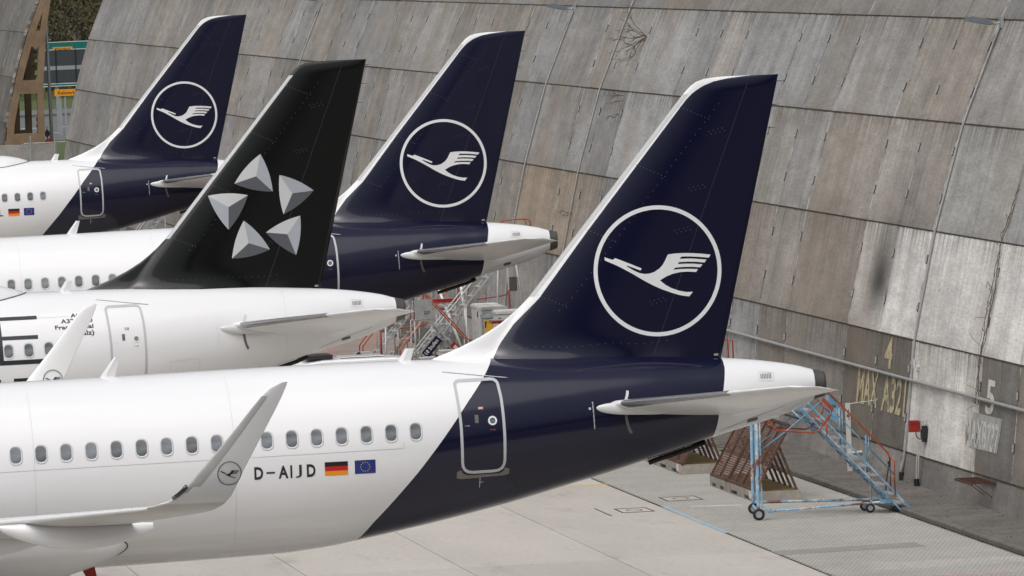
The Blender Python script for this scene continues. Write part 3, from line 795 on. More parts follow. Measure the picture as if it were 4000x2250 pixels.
def prof(X):
    t, b, w_ = pch(X, 1), pch(X, 2), pch(X, 3); return (t+b)/2, (t-b)/2, w_
def fus(X, Z, off=0.0):
    """port-side skin point at station X, height Z, pushed out along the normal"""
    c, a, w_ = prof(X); q = max(1-((Z-c)/a)**2, 0.0); y = -w_*math.sqrt(q)
    n = Vector((0, y/w_**2, (Z-c)/a**2)); n.normalize()
    return Vector((X, y, Z))+n*off
NB = [(2.0,-10.45),(2.177,-10.353),(2.623,-10.046),(3.065,-9.663),(3.717,-9.092),(4.285,-8.627),(4.498,-8.453),(5.104,-7.967),(5.536,-7.585),(5.752,-7.403),(5.98,-7.21)]
NE = [(3.9,-2.5),(3.98,-2.487),(4.352,-2.43),(4.691,-2.407),(5.016,-2.313),(5.493,-2.209),(5.75,-2.19)]
def fuselage_mesh(name, blue):
    Xs = np.concatenate([np.linspace(-37.5, -36, 12)[:-1], np.linspace(-36, -12, 60)[:-1], np.linspace(-12, -1.9, 190)[:-1], np.linspace(-1.9, -.2, 40)])
    n = 120; V = []; pa = []; F = []
    for X in Xs:
        c, a, w_ = prof(float(X))
        for j in range(n):
            t = 2*math.pi*j/n; y, z = -w_*math.cos(t), c+a*math.sin(t); V.append((X, y, z))
            if blue: pa.append(min(X-interp(z, NB), interp(z, NE)-X))
            else: pa.append(-1.0)
    for i in range(len(Xs)-1):
        for j in range(n): k = (j+1) % n; F.append((i*n+j, (i+1)*n+j, (i+1)*n+k, i*n+k))
    F.append(tuple(range(n)))
    me = bpy.data.meshes.new(name); me.from_pydata(V, [], F); me.update()
    me.attributes.new('paint', 'FLOAT', 'POINT').data.foreach_set('value', pa)
    me.polygons.foreach_set('use_smooth', [True]*len(me.polygons))
    me.materials.append(MATS['paint_blue' if blue else 'paint_black']); return me
# --- fin
LEt = [(5.4,-9.1),(5.8,-8.9),(5.99,-8.43),(6.11,-8.1),(6.19,-7.88),(6.29,-7.66),(6.39,-7.44),(6.51,-7.22),(6.64,-7.0),(6.80,-6.78),(6.99,-6.55),(7.2,-6.33),(11.43,-2.78),(11.59,-2.62),(11.67,-2.50),(11.725,-2.34),(11.75,-2.15),(11.765,-1.9)]
FB = [(5.4,-7.5),(5.9,-7.21),(6.24,-7.01),(6.65,-6.69),(7.17,-6.13),(8.56,-5.02),(11.30,-2.74),(11.45,-2.58),(11.58,-2.37),(11.67,-2.12),(11.72,-1.85),(11.755,-1.5),(11.77,-1.2)]
def fin_le(z): return interp(z, LEt)
def fin_te(z): return -2.18+(z-5.71)*(1.49/6.04)
def fin_h(z): return -1.332+(z-11.716)*.400
def fin_ht(X, Z):
    te = fin_te(Z); le = -6.33+(Z-7.2)*.839
    c = te-le; t = (X-le)/c
    main = 5*.098*c*(.2969*math.sqrt(t)-.126*t-.3516*t*t+.2843*t**3-.1036*t**4) if 0 < t < 1 else 0.0
    s_ = X-fin_le(Z)
    dors = .085*math.sqrt(min(max(s_, 0)/.9, 1)) if Z < 7.6 else 0.0
    dors *= min(max((te-X)/2.0, 0), 1)
    h = max(main, dors) if Z < 7.6 else main
    zt = pch(X, 1) if X < -.2 else 5.4
    e = max(Z-zt+.05, 0)
    fl = .13*math.exp(-e/.15)*min(max(s_/1.4, 0), 1)*min(max((fin_h(Z)-.35-X)/1.5, 0), 1)
    h = math.hypot(h, 0)+fl
    if Z > 11.5: h *= math.sqrt(max(1-((Z-11.5)/.272)**2, .0))
    return max(h, .004)
def fin_mesh(name, style, part):
    zs = sorted(set([5.45+.05*i for i in range(40)]+[7.45+.16*i for i in range(25)]+[11.43, 11.5, 11.55, 11.59, 11.63, 11.67, 11.70, 11.725, 11.745, 11.757, 11.766]))
    V = []; pa = []; F = []; nt_ = 46 if part == 'fin' else 12; rows = []
    for Z in zs:
        if part == 'fin': x0, x1 = fin_le(Z), fin_h(Z)-.0012
        else: x0, x1 = fin_h(Z)+.0012, fin_te(Z)
        if Z > 11.725 and part == 'fin': x0 = min(x0, x1-.05)
        ring = []
        for side in (-1, 1):
            rng = range(nt_+1) if side == -1 else range(nt_, -1, -1)
            for i in rng:
                s_ = i/nt_; s_ = s_**2.0 if part == 'fin' else s_
                X = x0+(x1-x0)*s_; y = fin_ht(X, Z)*side
                if part == 'fin' and i == 0: y = .001*side
                ring.append(len(V)); V.append((X, y, Z))
                if part != 'fin': pa.append(1.0)
                elif style == 'blue': pa.append(X-interp(Z, FB))
                elif part == 'fin' and 7.25 < Z < 11.42: pa.append(X-(x0+.085))
                else: pa.append(1.0)
        rows.append(ring)
    m_ = len(rows[0])
    for a, b in zip(rows[:-1], rows[1:]):
        for j in range(m_):
            if (part == 'fin' and j == nt_) or (part != 'fin' and j == m_-1): continue   # hinge faces stay open
            k = (j+1) % m_; F.append((a[j], a[k], b[k], b[j]))
    F.append(tuple(rows[-1])); F.append(tuple(rows[0][::-1]))
    me = bpy.data.meshes.new(name); me.from_pydata(V, [], F); me.update()
    bm = bmesh.new(); bm.from_mesh(me); bmesh.ops.recalc_face_normals(bm, faces=bm.faces); bm.to_mesh(me); bm.free()
    me.attributes.new('paint', 'FLOAT', 'POINT').data.foreach_set('value', pa)
    me.polygons.foreach_set('use_smooth', [True]*len(me.polygons))
    me.materials.append(MATS['paint_blue' if style == 'blue' else 'paint_black']); return me
def fin_pt(X, Z, off): return (X, -fin_ht(X, Z)-off, Z)
def le_strip():
    m_ = MB(); rows = []
    for Z in np.linspace(7.22, 11.42, 60):
        r_ = []
        for d in (.10, .06, .03, .012, 0.0, -.012, -.03, -.06, -.10):
            X = fin_le(Z)+abs(d)-.004; h = fin_ht(fin_le(Z)+abs(d), Z)+.004
            r_.append((X, (-h if d > 0 else h) if d else 0.0, Z))
        rows.append(r_)
    m_.grid(rows); return m_.mesh('leading_edge', True)
CRANE = [(-4.677,7.994),(-4.498,7.93),(-4.443,7.967),(-4.151,7.841),(-3.872,7.717),(-3.901,7.675),(-4.193,7.798),(-4.202,7.78),(-4.049,7.682),(-3.917,7.617),(-3.809,7.594),(-3.701,7.599),(-3.592,7.629),(-3.481,7.698),(-3.41,7.767),(-3.353,7.858),(-3.285,7.988),(-3.144,8.003),(-2.954,8.005),(-2.738,7.992),(-2.523,7.969),(-2.334,7.941),(-2.377,7.877),(-2.606,7.906),(-2.795,7.925),(-2.984,7.931),(-3.027,7.885),(-2.77,7.879),(-2.608,7.861),(-2.43,7.836),(-2.476,7.777),(-2.651,7.801),(-2.827,7.812),(-3.043,7.814),(-3.072,7.775),(-2.882,7.772),(-2.72,7.764),(-2.524,7.739),(-2.575,7.678),(-2.75,7.699),(-2.939,7.705),(-3.129,7.698),(-3.177,7.655),(-3.022,7.664),(-2.833,7.66),(-2.625,7.643),(-2.673,7.581),(-2.862,7.6),(-3.025,7.597),(-3.188,7.57),(-3.325,7.523),(-3.478,7.442),(-3.36,7.338),(-3.228,7.26),(-3.068,7.199),(-2.907,7.162),(-2.758,7.158),(-2.843,7.063),(-3.018,7.092),(-3.205,7.152),(-3.445,7.248),(-3.657,7.352),(-3.868,7.476),(-4.079,7.612),(-4.264,7.721),(-4.422,7.809),(-4.555,7.871),(-4.671,7.927)]
LOGO_C = (-3.515, 7.648); LOGO_R = 1.412
def mesh_from(vs_, fs_, fn, name, mat):
    m_ = MB(); m_.add([fn(a, b) for a, b in vs_], fs_); me = m_.mesh(name)
    me.materials.append(MATS[mat]); return me
def ring2d(cx, cz, r0, r1, n=96):
    vs_ = []; fs_ = []
    for i in range(n):
        a = 2*math.pi*i/n; vs_ += [(cx+r0*math.cos(a), cz+r0*math.sin(a)), (cx+r1*math.cos(a), cz+r1*math.sin(a))]
    for i in range(n): j = (i+1) % n; fs_.append((2*i, 2*j, 2*j+1, 2*i+1))
    return vs_, fs_
def bulge(a, b, c, k, n=8):
    """curved edge from a to b bowing away from c"""
    a, b, c = Vector(a), Vector(b), Vector(c); mid = (a+b)/2; nrm = Vector((-(b-a).y, (b-a).x)).normalized()
    if nrm.dot(mid-c) < 0: nrm = -nrm
    L = (b-a).length
    return [tuple(a+(b-a)*t+nrm*(4*k*L*t*(1-t))) for t in [i/n for i in range(n+1)]]
STARS = [[(-3.686,9.367),(-4.423,8.608),(-3.393,8.352),(-3.829,8.777),('l','m','d')],
         [(-3.191,8.784),(-2.27,8.325),(-3.124,7.73),(-2.858,8.279),('m','d','l')],
         [(-2.665,7.672),(-3.625,7.27),(-2.822,6.627),(-3.04,7.196),('l','m','d')],
         [(-4.216,7.616),(-4.578,6.623),(-3.536,6.812),(-4.109,7.011),('l','m','d')],
         [(-5.142,8.317),(-4.073,8.286),(-4.636,7.391),(-4.61,7.996),('l','d','m')]]
ME = {}
ME['fus_b'] = fuselage_mesh('fuselage', True); ME['fus_w'] = fuselage_mesh('fuselage', False)
for st in ('blue', 'black'):
    ME['fin_'+st] = fin_mesh('tail_fin', st, 'fin'); ME['rud_'+st] = fin_mesh('rudder', st, 'rudder')
hl = MB(); hl.grid([[fin_pt(fin_h(z)-.006, z, .002), fin_pt(fin_h(z)+.006, z, .002)] for z in np.linspace(5.85, 11.7, 40)])
ME['hinge'] = hl.mesh('hinge_line'); ME['hinge'].materials.append(MATS['hinge_grey'])
fr_ = MB()
def dot(X, Z, r_=.011):
    p = [fin_pt(X+r_*math.cos(a), Z+r_*math.sin(a), .003) for a in (0, 1.57, 3.14, 4.71)]; fr_.add(p, [(0, 1, 2, 3)])
for k in range(34): z = 6.9+.13*k; dot(fin_le(z)+.95, z)
for zr in (7.25, 8.6, 9.95, 11.15):
    for k in range(9): dot(fin_le(zr)+.14+.075*k, zr-.035*k)
for z0 in (7.0, 8.5, 9.4, 10.6):
    for k in range(4): dot(fin_h(z0)-.5+.1*k, z0+.02*k); dot(fin_h(z0)-.45+.1*k, z0-.06+.02*k)
for k in range(20): dot(-6.6+.17*k, 6.12+.02*math.sin(k*.7))
ME['fast'] = fr_.mesh('fasteners'); ME['fast'].materials.append(MATS['rivet'])
ME['le'] = le_strip(); ME['le'].materials.append(MATS['le_grey'])
ME['ring'] = mesh_from(*ring2d(*LOGO_C, LOGO_R-.088, LOGO_R), lambda a, b: fin_pt(a, b, .006), 'emblem_ring', 'logo_white')
ME['crane'] = mesh_from(*tess(CRANE, .12), lambda a, b: fin_pt(a, b, .006), 'emblem_bird', 'logo_white')
STM = []
for k, S in enumerate(STARS):
    T, L_, R_, C_ = S[:4]; names = {'l': 'star_light', 'm': 'star_mid', 'd': 'star_dark'}
    prs = ((T, L_, S[4][0]), (T, R_, S[4][1]), (L_, R_, S[4][2])) if k in (0, 2, 3) else (((T, L_, 'm'), (L_, R_, 'd'), (T, R_, 'l')) if k == 1 else ((T, L_, 'l'), (L_, R_, 'd'), (T, R_, 'm')))
    STM.append([mesh_from(*tess(bulge(a, b, C_, .055)+[C_], .15), lambda a_, b_: fin_pt(a_, b_, .006), 'facet', names[t]) for a, b, t in prs])

# --- flying surfaces
def airfoil(n=14):
    up = []; xs = [(1-math.cos(math.pi*i/n))/2 for i in range(n+1)]
    th = [5*(.2969*math.sqrt(x)-.126*x-.3516*x*x+.2843*x**3-.1036*x**4) for x in xs]
    return xs, th
AX, AT = airfoil()
def surf(mb, secs, tc):
    """secs: list of (LE point, TE point, normal, thickness scale)"""
    rows = []
    for le, te, nr, ts in secs:
        le, te, nr = Vector(le), Vector(te), Vector(nr).normalized(); c = (te-le).length
        top = [le+(te-le)*x+nr*c*tc*ts*t for x, t in zip(AX, AT)]; bot = [le+(te-le)*x-nr*c*tc*ts*t*.85 for x, t in zip(AX, AT)]
        rows.append(top+bot[::-1][:-1] if False else top+bot[-2:0:-1])
    mb.grid(rows, closed=True)
    mb.add(rows[-1], [tuple(range(len(rows[-1])))]); mb.add(rows[0], [tuple(range(len(rows[0])))[::-1]])
def stab(sg):
    m_ = MB(); secs = []
    rl, rt, tl, tt = Vector((-5.25, -.65, 4.83)), Vector((-2.15, -.45, 4.47)), Vector((-1.86, -6.0, 5.37)), Vector((-.92, -6.0, 5.23))
    for s_ in (0, .12, .3, .5, .7, .85, .95, 1.0):
        secs.append((rl+(tl-rl)*s_, rt+(tt-rt)*s_, (0, .10, 1), 1.0))
    for dy, a, b, ts in ((.10, .12, .02, .9), (.17, .30, .06, .7), (.215, .55, .10, .35)):
        secs.append((tl+Vector((a, -dy, -.008)), tt+Vector((b, -dy, .02)), (0, .10, 1), ts))
    secs = [((p[0], p[1] if sg < 0 else -p[1], p[2]), (q[0], q[1] if sg < 0 else -q[1], q[2]), (0, n_[1] if sg < 0 else -n_[1], 1), t) for p, q, n_, t in secs]
    surf(m_, secs, .105); return m_
for k, sg in (('stabL', -1), ('stabR', 1)):
    m_ = stab(sg); me = m_.mesh('stabilizer', True); bm = bmesh.new(); bm.from_mesh(me); bmesh.ops.recalc_face_normals(bm, faces=bm.faces); bm.to_mesh(me); bm.free()
    me.materials.append(MATS['wing_grey']); ME[k] = me
def stab_edge():
    """polished metal leading edge of the stabilizer, inner two thirds"""
    m_ = MB(); rows = []; rl, rt, tl, tt = Vector((-5.25, -.65, 4.83)), Vector((-2.15, -.45, 4.47)), Vector((-1.86, -6.0, 5.37)), Vector((-.92, -6.0, 5.23))
    for s_ in np.linspace(.17, .70, 16):
        le = rl+(tl-rl)*s_; te = rt+(tt-rt)*s_; c = (te-le).length; nr = Vector((0, .10, 1)).normalized(); d = (te-le).normalized(); r_ = []
        for q in (.055, .035, .018, .007, 0, -.007, -.018, -.035, -.06):
            x = abs(q); t = 5*(.2969*math.sqrt(x)-.126*x-.3516*x*x)*.105*c+.005
            r_.append(le+d*(x*c-.005)+nr*(t if q > 0 else (-t*.85 if q < 0 else 0)))
        rows.append(r_)
    m_.grid(rows); return m_
me = stab_edge().mesh('leading_edge', True); me.materials.append(MATS['polished']); ME['stabLE'] = me
# root fairing spindle of the stabilizer and the sealing tabs
def spindle():
    m_ = MB(); rows = []
    for s_ in np.linspace(0, 1, 30):
        X = -5.20+2.55*s_; q = min(s_/.26, 1); r_ = .135*(1-(1-q)**2.2)**.62*(1-.75*max(0, (s_-.45)/.55)**1.6)+.002
        c = fus(X, 4.78, .0); z = 4.825-.13*s_
        rows.append([(X, c.y+.03-.13*q-.08*r_*math.cos(a)-.55*r_*math.cos(a), z+r_*math.sin(a)) for a in [2*math.pi*j/18 for j in range(18)]])
    m_.grid(rows, closed=True); m_.add(rows[-1], [tuple(range(18))]); m_.add(rows[0], [tuple(range(18))[::-1]]); return m_
me = spindle().mesh('root_fairing', True); me.materials.append(MATS['grey_paint']); ME['spindle'] = me
def strip_on(pts, wd, off=.006, closed=False):
    """band following a polyline (X,Z) on the port skin"""
    P = [Vector(p) for p in pts]; n = len(P); m_ = MB(); rows = []
    for i in range(n):
        if closed: t = P[(i+1) % n]-P[i-1]
        else: t = P[min(i+1, n-1)]-P[max(i-1, 0)]
        nn = Vector((-t.y, t.x)).normalized()*wd/2
        rows.append([fus(*(P[i]+nn), off), fus(*(P[i]-nn), off)])
    if closed: rows.append(rows[0])
    m_.grid(rows); return m_
def dense(pts, step, closed=False):
    out = []; n = len(pts)
    for i in range(n if closed else n-1):
        a, b = Vector(pts[i]), Vector(pts[(i+1) % n]); k = max(1, int((b-a).length/step))
        out += [tuple(a+(b-a)*j/k) for j in range(k)]
    if not closed: out.append(tuple(pts[-1]))
    return out
DOOR = [(-8.195,5.46),(-8.185,5.50),(-8.15,5.535),(-8.10,5.548),(-7.41,5.55),(-7.345,5.54),(-7.29,5.505),(-7.265,5.46),(-7.235,5.16),(-7.225,4.76),(-7.22,4.35),(-7.225,3.84),(-7.24,3.75),(-7.285,3.67),(-7.37,3.625),(-7.46,3.615),(-7.93,3.612),(-8.03,3.628),(-8.10,3.67),(-8.145,3.745),(-8.158,3.84),(-8.16,4.28),(-8.16,4.6),(-8.17,4.9),(-8.185,5.2)]
def skin(poly, step=.09, off=.005): 
    v_, f_ = tess(poly, step); m_ = MB(); m_.add([fus(a, b, off) for a, b in v_], f_); return m_
def reg(me, mat): me.materials.append(MATS[mat]); return me
ME['dframe'] = reg(strip_on(dense(DOOR, .05, True), .062, .007, True).mesh('door_frame', True), 'door_grey')
ME['dsill'] = reg(skin([(-8.285,3.50),(-8.28,3.64),(-8.19,3.675),(-8.15,3.60),(-8.05,3.555),(-7.35,3.555),(-7.25,3.60),(-7.215,3.68),(-7.12,3.645),(-7.12,3.535),(-7.2,3.505),(-8.18,3.475)], .08, .006).mesh('door_sill', True), 'sill_grey')
def disc(cx, cz, r0, r1, off, name, mat, n=28):
    if r0 > 0: v_, f_ = ring2d(cx, cz, r0, r1, n)
    else: v_ = [(cx+r1*math.cos(2*math.pi*i/n), cz+r1*math.sin(2*math.pi*i/n)) for i in range(n)]; f_ = [tuple(range(n))]
    m_ = MB(); m_.add([fus(a, b, off) for a, b in v_], f_); return reg(m_.mesh(name), mat)
ME['pring'] = disc(-7.468, 4.693, .06, .098, .008, 'porthole_ring', 'logo_white'); ME['pglass'] = disc(-7.468, 4.693, 0, .062, .009, 'porthole', 'cabin_glass')
def quad(x0, z0, x1, z1, mat, name, off=.006): return reg(skin([(x0, z0), (x1, z0), (x1, z1), (x0, z1)], .1, off).mesh(name, True), mat)
ME['exit'] = quad(-7.757, 4.937, -7.645, 4.995, 'red_mark', 'exit_plate')
def skin_text(txt, x0, x1, z0, z1, mat, name='lettering', off=.007, bold=.022, full=False):
    v_, f_ = text_poly(txt, bold, full); v_ = [(x0+(x1-x0)*a, z0+(z1-z0)*b) for a, b in v_]
    v_, f_ = split_long(v_, f_, .12); m_ = MB(); m_.add([fus(a, b, off) for a, b in v_], f_); return reg(m_.mesh(name, True), mat)
ME['exit_t'] = skin_text('EXIT', -7.745, -7.657, 4.945, 4.987, 'logo_white')
ME['hook'] = reg((lambda a, b: (a.grid([[fus(-7.765+dx_, z, .008) for dx_ in (-.008, .008)] for z in (3.485, 3.4, 3.27)]), a.grid([[fus(x, 3.385+dz, .008) for dz in (-.007, .007)] for x in (-7.76, -7.68)]), a)[2])(MB(), 0).mesh('door_mark'), 'door_grey')
ME['note_l'] = skin_text('TO OPEN', -8.08, -7.97, 4.60, 4.62, 'door_grey'); ME['note_r'] = skin_text('DANGER', -7.53, -7.41, 4.49, 4.512, 'red_mark')
ME['handle'] = quad(-7.85, 4.66, -7.77, 4.83, 'sill_grey', 'door_handle')
def gutter():
    m_ = MB(); m_.tube([fus(a, b, .012) for a, b in dense([(-8.40, 5.735), (-7.03, 5.55)], .1)], .012, 6); return m_
ME['gutter'] = reg(gutter().mesh('rain_gutter', True), 'grey_paint')
def window_mesh(x, z):
    def rr(a, b, n=7):   # rounded rectangle outline
        r_ = a*.86; o = []
        for cx, cz, s_ in ((a-r_, b-r_, 0), (-(a-r_), b-r_, 1), (-(a-r_), -(b-r_), 2), (a-r_, -(b-r_), 3)):
            for i in range(n): t = math.pi/2*(s_+i/(n-1)); o.append((x+cx+r_*math.cos(t), z+cz+r_*math.sin(t)))
        return o
    O, I_ = rr(.145, .205), rr(.112, .165)
    f = MB(); k = len(O); vs_ = [fus(a, b, .003) for a, b in O]+[fus(a, b, .008) for a, b in [(p[0]*.9+q[0]*.1, p[1]*.9+q[1]*.1) for p, q in zip(O, I_)]]+[fus(a, b, .008) for a, b in I_]+[fus(a, b, .0045) for a, b in I_]
    fs_ = []
    for l in range(3):
        for i in range(k): j = (i+1) % k; fs_.append((l*k+i, l*k+j, (l+1)*k+j, (l+1)*k+i))
    f.add(vs_, fs_)
    tv, tf = tess(I_, .055); g_ = MB(); g_.add([fus(a, b, .0045) for a, b in tv], tf)
    return reg(f.mesh('window_frame', True), 'grey_paint'), reg(g_.mesh('pane', True), 'cabin_glass')
# pitch-trim scale marks
def ticks():
    m_ = MB()
    for i in range(24):
        z = 4.955-.0244*i; X = -5.245+.0008*i; l = .010 if i % 4 else .016
        m_.add([fus(a, b, .007) for a, b in ((X-l, z-.006), (X+l, z-.006), (X+l, z+.006), (X-l, z+.006))], [(0, 1, 2, 3)])
    return m_
ME['ticks'] = reg(ticks().mesh('trim_scale'), 'logo_white')
ME['tick0'] = reg((lambda m_: (m_.add([fus(a, b, .007) for a, b in ring2d(-5.315, 4.825, .014, .026, 16)[0]], ring2d(-5.315, 4.825, .014, .026, 16)[1]), m_)[1])(MB()).mesh('trim_zero'), 'logo_white')
ME['tab_u'] = reg(strip_on(dense([(-4.445, 5.155), (-4.47, 5.05), (-4.53, 4.90)], .05), .06, .012).mesh('seal_strip', True), 'grey_paint')
ME['tab_l'] = reg(strip_on(dense([(-4.53, 4.70), (-4.50, 4.5), (-4.46, 4.36), (-4.40, 4.25)], .05), .065, .012).mesh('seal_strip', True), 'sill_grey')
def louvre():
    m_ = MB()
    for i in range(7):
        x = -1.44+.037*i; m_.add([fus(a, b, .008) for a, b in ((x, 5.235), (x+.02, 5.235), (x+.024, 5.335), (x+.004, 5.345))], [(0, 1, 2, 3)])
    return m_
ME['louvre'] = reg(louvre().mesh('vent_louvre'), 'sill_grey')
ME['lframe'] = reg(strip_on(dense([(-1.485,5.20),(-1.16,5.175),(-1.135,5.352),(-1.465,5.385)], .05, True), .008, .006, True).mesh('vent_frame'), 'door_grey')
ME['vent'] = reg(skin([(-1.745,4.295),(-1.50,4.345),(-1.505,4.418),(-1.745,4.378)], .06, .006).mesh('air_inlet', True), 'dark_metal')
ME['cone_seam'] = reg(strip_on(dense([(-2.35,4.15),(-1.6,4.42),(-.9,4.63)], .1), .007, .005).mesh('panel_seam'), 'sill_grey')
ME['seam'] = reg(strip_on(dense([(-18.5,4.13),(-9.43,4.212),(-9.42,4.33)], .2), .009, .0045).mesh('panel_seam'), 'door_grey')
ME['frames'] = []
for X in (-3.32, -13.05, -17.3):
    c_, a__, w__ = prof(X); zz0, zz1 = c_-a__*.93, c_+a__*.985
    ME['frames'].append(reg(strip_on([(X, z) for z in np.linspace(zz0, zz1, 40)], .009, .004).mesh('panel_seam'), 'seam_grey'))
ME['frames'].append(reg(strip_on(dense([(-6.55, 3.62), (-5.75, 3.70), (-5.75, 4.08), (-6.55, 4.02)], .1, True), .008, .004, True).mesh('access_panel'), 'seam_grey'))
ME['frames'].append(reg(strip_on(dense([(-18.6, 5.28), (-9.2, 5.36)], .3), .008, .004).mesh('panel_seam'), 'seam_grey'))
def exhaust():
    m_ = MB(); rows = []
    for X in np.linspace(-.2, .06, 6):
        c, a, w_ = prof(float(X)); rows.append([(X, -(w_+.004)*math.cos(t), c+(a+.004)*math.sin(t)) for t in [2*math.pi*j/40 for j in range(40)]])
    c, a, w_ = prof(.06)
    for X, s_ in ((.065, .9), (.03, .84), (-.12, .8)): rows.append([(X, -w_*s_*math.cos(t), c+a*s_*math.sin(t)) for t in [2*math.pi*j/40 for j in range(40)]])
    m_.grid(rows, closed=True); m_.add(rows[-1], [tuple(range(40))]); return m_
me = exhaust().mesh('exhaust_cone', True); ME['exh'] = reg(me, 'dark_metal')
def blade(x0, x1, t0, t1, h, zb_, th=.03):
    m_ = MB(); ring = lambda a, b, z, t: [(a, 0, z), ((a*2+b)/3, -t, z), (b, 0, z), ((a*2+b)/3, t, z)]
    rows = [ring(x0, x1, zb_-.04, th), ring(t0, t1, zb_+h, th*.6)]; m_.grid(rows, closed=True); m_.add(rows[1], [(0, 1, 2, 3)]); return m_
ME['ant1'] = reg(blade(-9.24, -8.95, -9.05, -8.86, .255, 5.975).mesh('antenna'), 'white_paint')
ME['ant2'] = reg(blade(-15.66, -15.33, -15.33, -15.21, .39, 5.95).mesh('antenna'), 'white_paint')
def radome(x1, L=3.0, h=.30):
    m_ = MB(); rows = []; n = 17
    for s_ in np.linspace(0, 1, 26):
        X = x1-L*s_; hh = h*min(1, (math.sin(math.pi*min(max(s_, .0), 1)))**.75*1.05)+.002; ww = .12+.75*math.sin(math.pi*s_)**.6
        c, a, w_ = prof(X); r_ = []
        for j in range(n):
            u = -1+2*j/(n-1); y = u*ww; zs_ = c+a*math.sqrt(max(1-(y/w_)**2, 0)); r_.append((X, y, zs_-.02+hh*(1-u*u)**.6))
        rows.append(r_)
    m_.grid(rows); return m_
ME['dome'] = reg(radome(-10.15).mesh('antenna_dome', True), 'white_paint')
def domerim():
    m_ = MB(); pts = []
    for s_ in np.linspace(.0, 1, 40):
        X = -10.13-3.04*s_; y = -(.12+.76*math.sin(math.pi*s_)**.6); c, a, w_ = prof(X); pts.append((X, y, c+a*math.sqrt(1-(y/w_)**2)+.005))
    m_.tube(pts, .022, 6); return m_
ME['domerim'] = reg(domerim().mesh('dome_seal', True), 'sill_grey')
ME['skid'] = reg((lambda m_: (m_.tube([(-3.85, 0, 3.60-.09), (-3.7, 0, 3.56), (-3.3, 0, 3.67), (-2.9, 0, 3.785), (-2.6, 0, 3.90)], .055, 8), m_)[1])(MB()).mesh('tail_bumper', True), 'rubber_black')
ME['wick'] = []
for z in (11.62, 11.12, 10.62):
    m_ = MB(); m_.tube([(fin_te(z)-.02, 0, z), (fin_te(z)+.05, 0, z), (fin_te(z)+.17, 0, z)], .012, 5, r1=.004); ME['wick'].append(reg(m_.mesh('static_wick'), 'logo_dark'))
ME['fin_gap'] = reg((lambda m_: (m_.bx((-3.25, -.02, 5.755), (-2.24, .02, 5.80)), m_)[1])(MB()).mesh('rudder_gap_plate'), 'bare_metal')

# --- wing with upturned tip, built for the port side
def wing_mb(sharklet=True):
    m_ = MB(); secs = []
    def le(y): return -16.35-(16.9-y)*.515
    def te(y):
        t = -15.28-(16.9-y)*.265
        return t if y > 6.4 else t-(6.4-y)*(-.02)
    def zz(y): return 4.31-(16.9-y)*.100
    for y in (1.2, 3.5, 6.4, 9, 11.5, 13.5, 15, 16.2):
        z = zz(y); secs.append(((le(y), -y, z), (te(y), -y, z-.12-.012*(16.9-y)), (0, .1, 1), 1.0 if y > 4 else 1.1))
    if sharklet:
        tab = [(16.75, 4.33, -16.40, -15.25), (17.05, 4.42, -16.15, -15.08), (17.30, 4.56, -15.96, -14.95), (17.46, 4.74, -15.80, -14.86), (17.55, 5.0, -15.58, -14.72),
               (17.64, 5.4, -15.22, -14.50), (17.72, 5.8, -14.87, -14.28), (17.80, 6.2, -14.54, -14.06), (17.85, 6.44, -14.33, -13.94), (17.87, 6.56, -14.20, -13.885), (17.885, 6.63, -14.05, -13.86), (17.895, 6.67, -13.95, -13.845)]
        P = [Vector((0, -t[0], t[1])) for t in tab]
        for i, t in enumerate(tab):
            d = (P[min(i+1, len(P)-1)]-P[max(i-1, 0)]).normalized(); nr = Vector((0, d.z, -d.y))
            if nr.z < 0 or (abs(nr.z) < .35 and nr.y < 0): nr = -nr if nr.y < 0 else nr
            dzt = -.13*max(0, 1-i/4)
            secs.append(((t[2], -t[0], t[1]), (t[3], -t[0], t[1]+dzt), nr, .95))
    else:
        secs.append(((le(16.9), -16.9, zz(16.9)), (te(16.9), -16.9, zz(16.9)-.1), (0, .1, 1), .9))
        secs.append(((le(17.0)+.2, -17.0, zz(17)-.02), (te(17), -17.0, zz(17)-.06), (0, .1, 1), .4))
    surf(m_, secs, .115); return m_
def flip(me, name):
    c = me.copy(); c.name = name
    co = np.zeros(len(c.vertices)*3, dtype=np.float32); c.vertices.foreach_get('co', co); co[1::3] *= -1; c.vertices.foreach_set('co', co); c.flip_normals(); return c
def fixed(mb, name, mat, smooth=True):
    me = mb.mesh(name, smooth); bm = bmesh.new(); bm.from_mesh(me); bmesh.ops.recalc_face_normals(bm, faces=bm.faces); bm.to_mesh(me); bm.free(); return reg(me, mat)
ME['wingS'] = fixed(wing_mb(True), 'wing', 'wing_paint'); ME['wingSR'] = flip(ME['wingS'], 'wing')
ME['wingP'] = fixed(wing_mb(False), 'wing', 'wing_paint'); ME['wingPR'] = flip(ME['wingP'], 'wing')
def canoe(y, x0, x1, zt, depth, wd=.17):
    m_ = MB(); rows = []; n = 16
    for s_ in np.linspace(0, 1, 26):
        X = x0+(x1-x0)*s_; sh = (math.sin(math.pi*min(s_/1.12, 1)))**.62 if s_ < .56 else 1-.72*((s_-.56)/.44)**1.7
        d = depth*max(sh, .02); ww = wd*max(sh, .02)**.8*(1 if s_ < .7 else 1-.55*(s_-.7)/.3); zc = zt-.10*s_
        rows.append([(X, -y+ww*math.cos(t), zc-d*.45+d*.55*math.sin(t)) for t in [2*math.pi*j/n for j in range(n)]])
    m_.grid(rows, closed=True); m_.add(rows[-1], [tuple(range(n))]); m_.add(rows[0], [tuple(range(n))[::-1]]); return m_
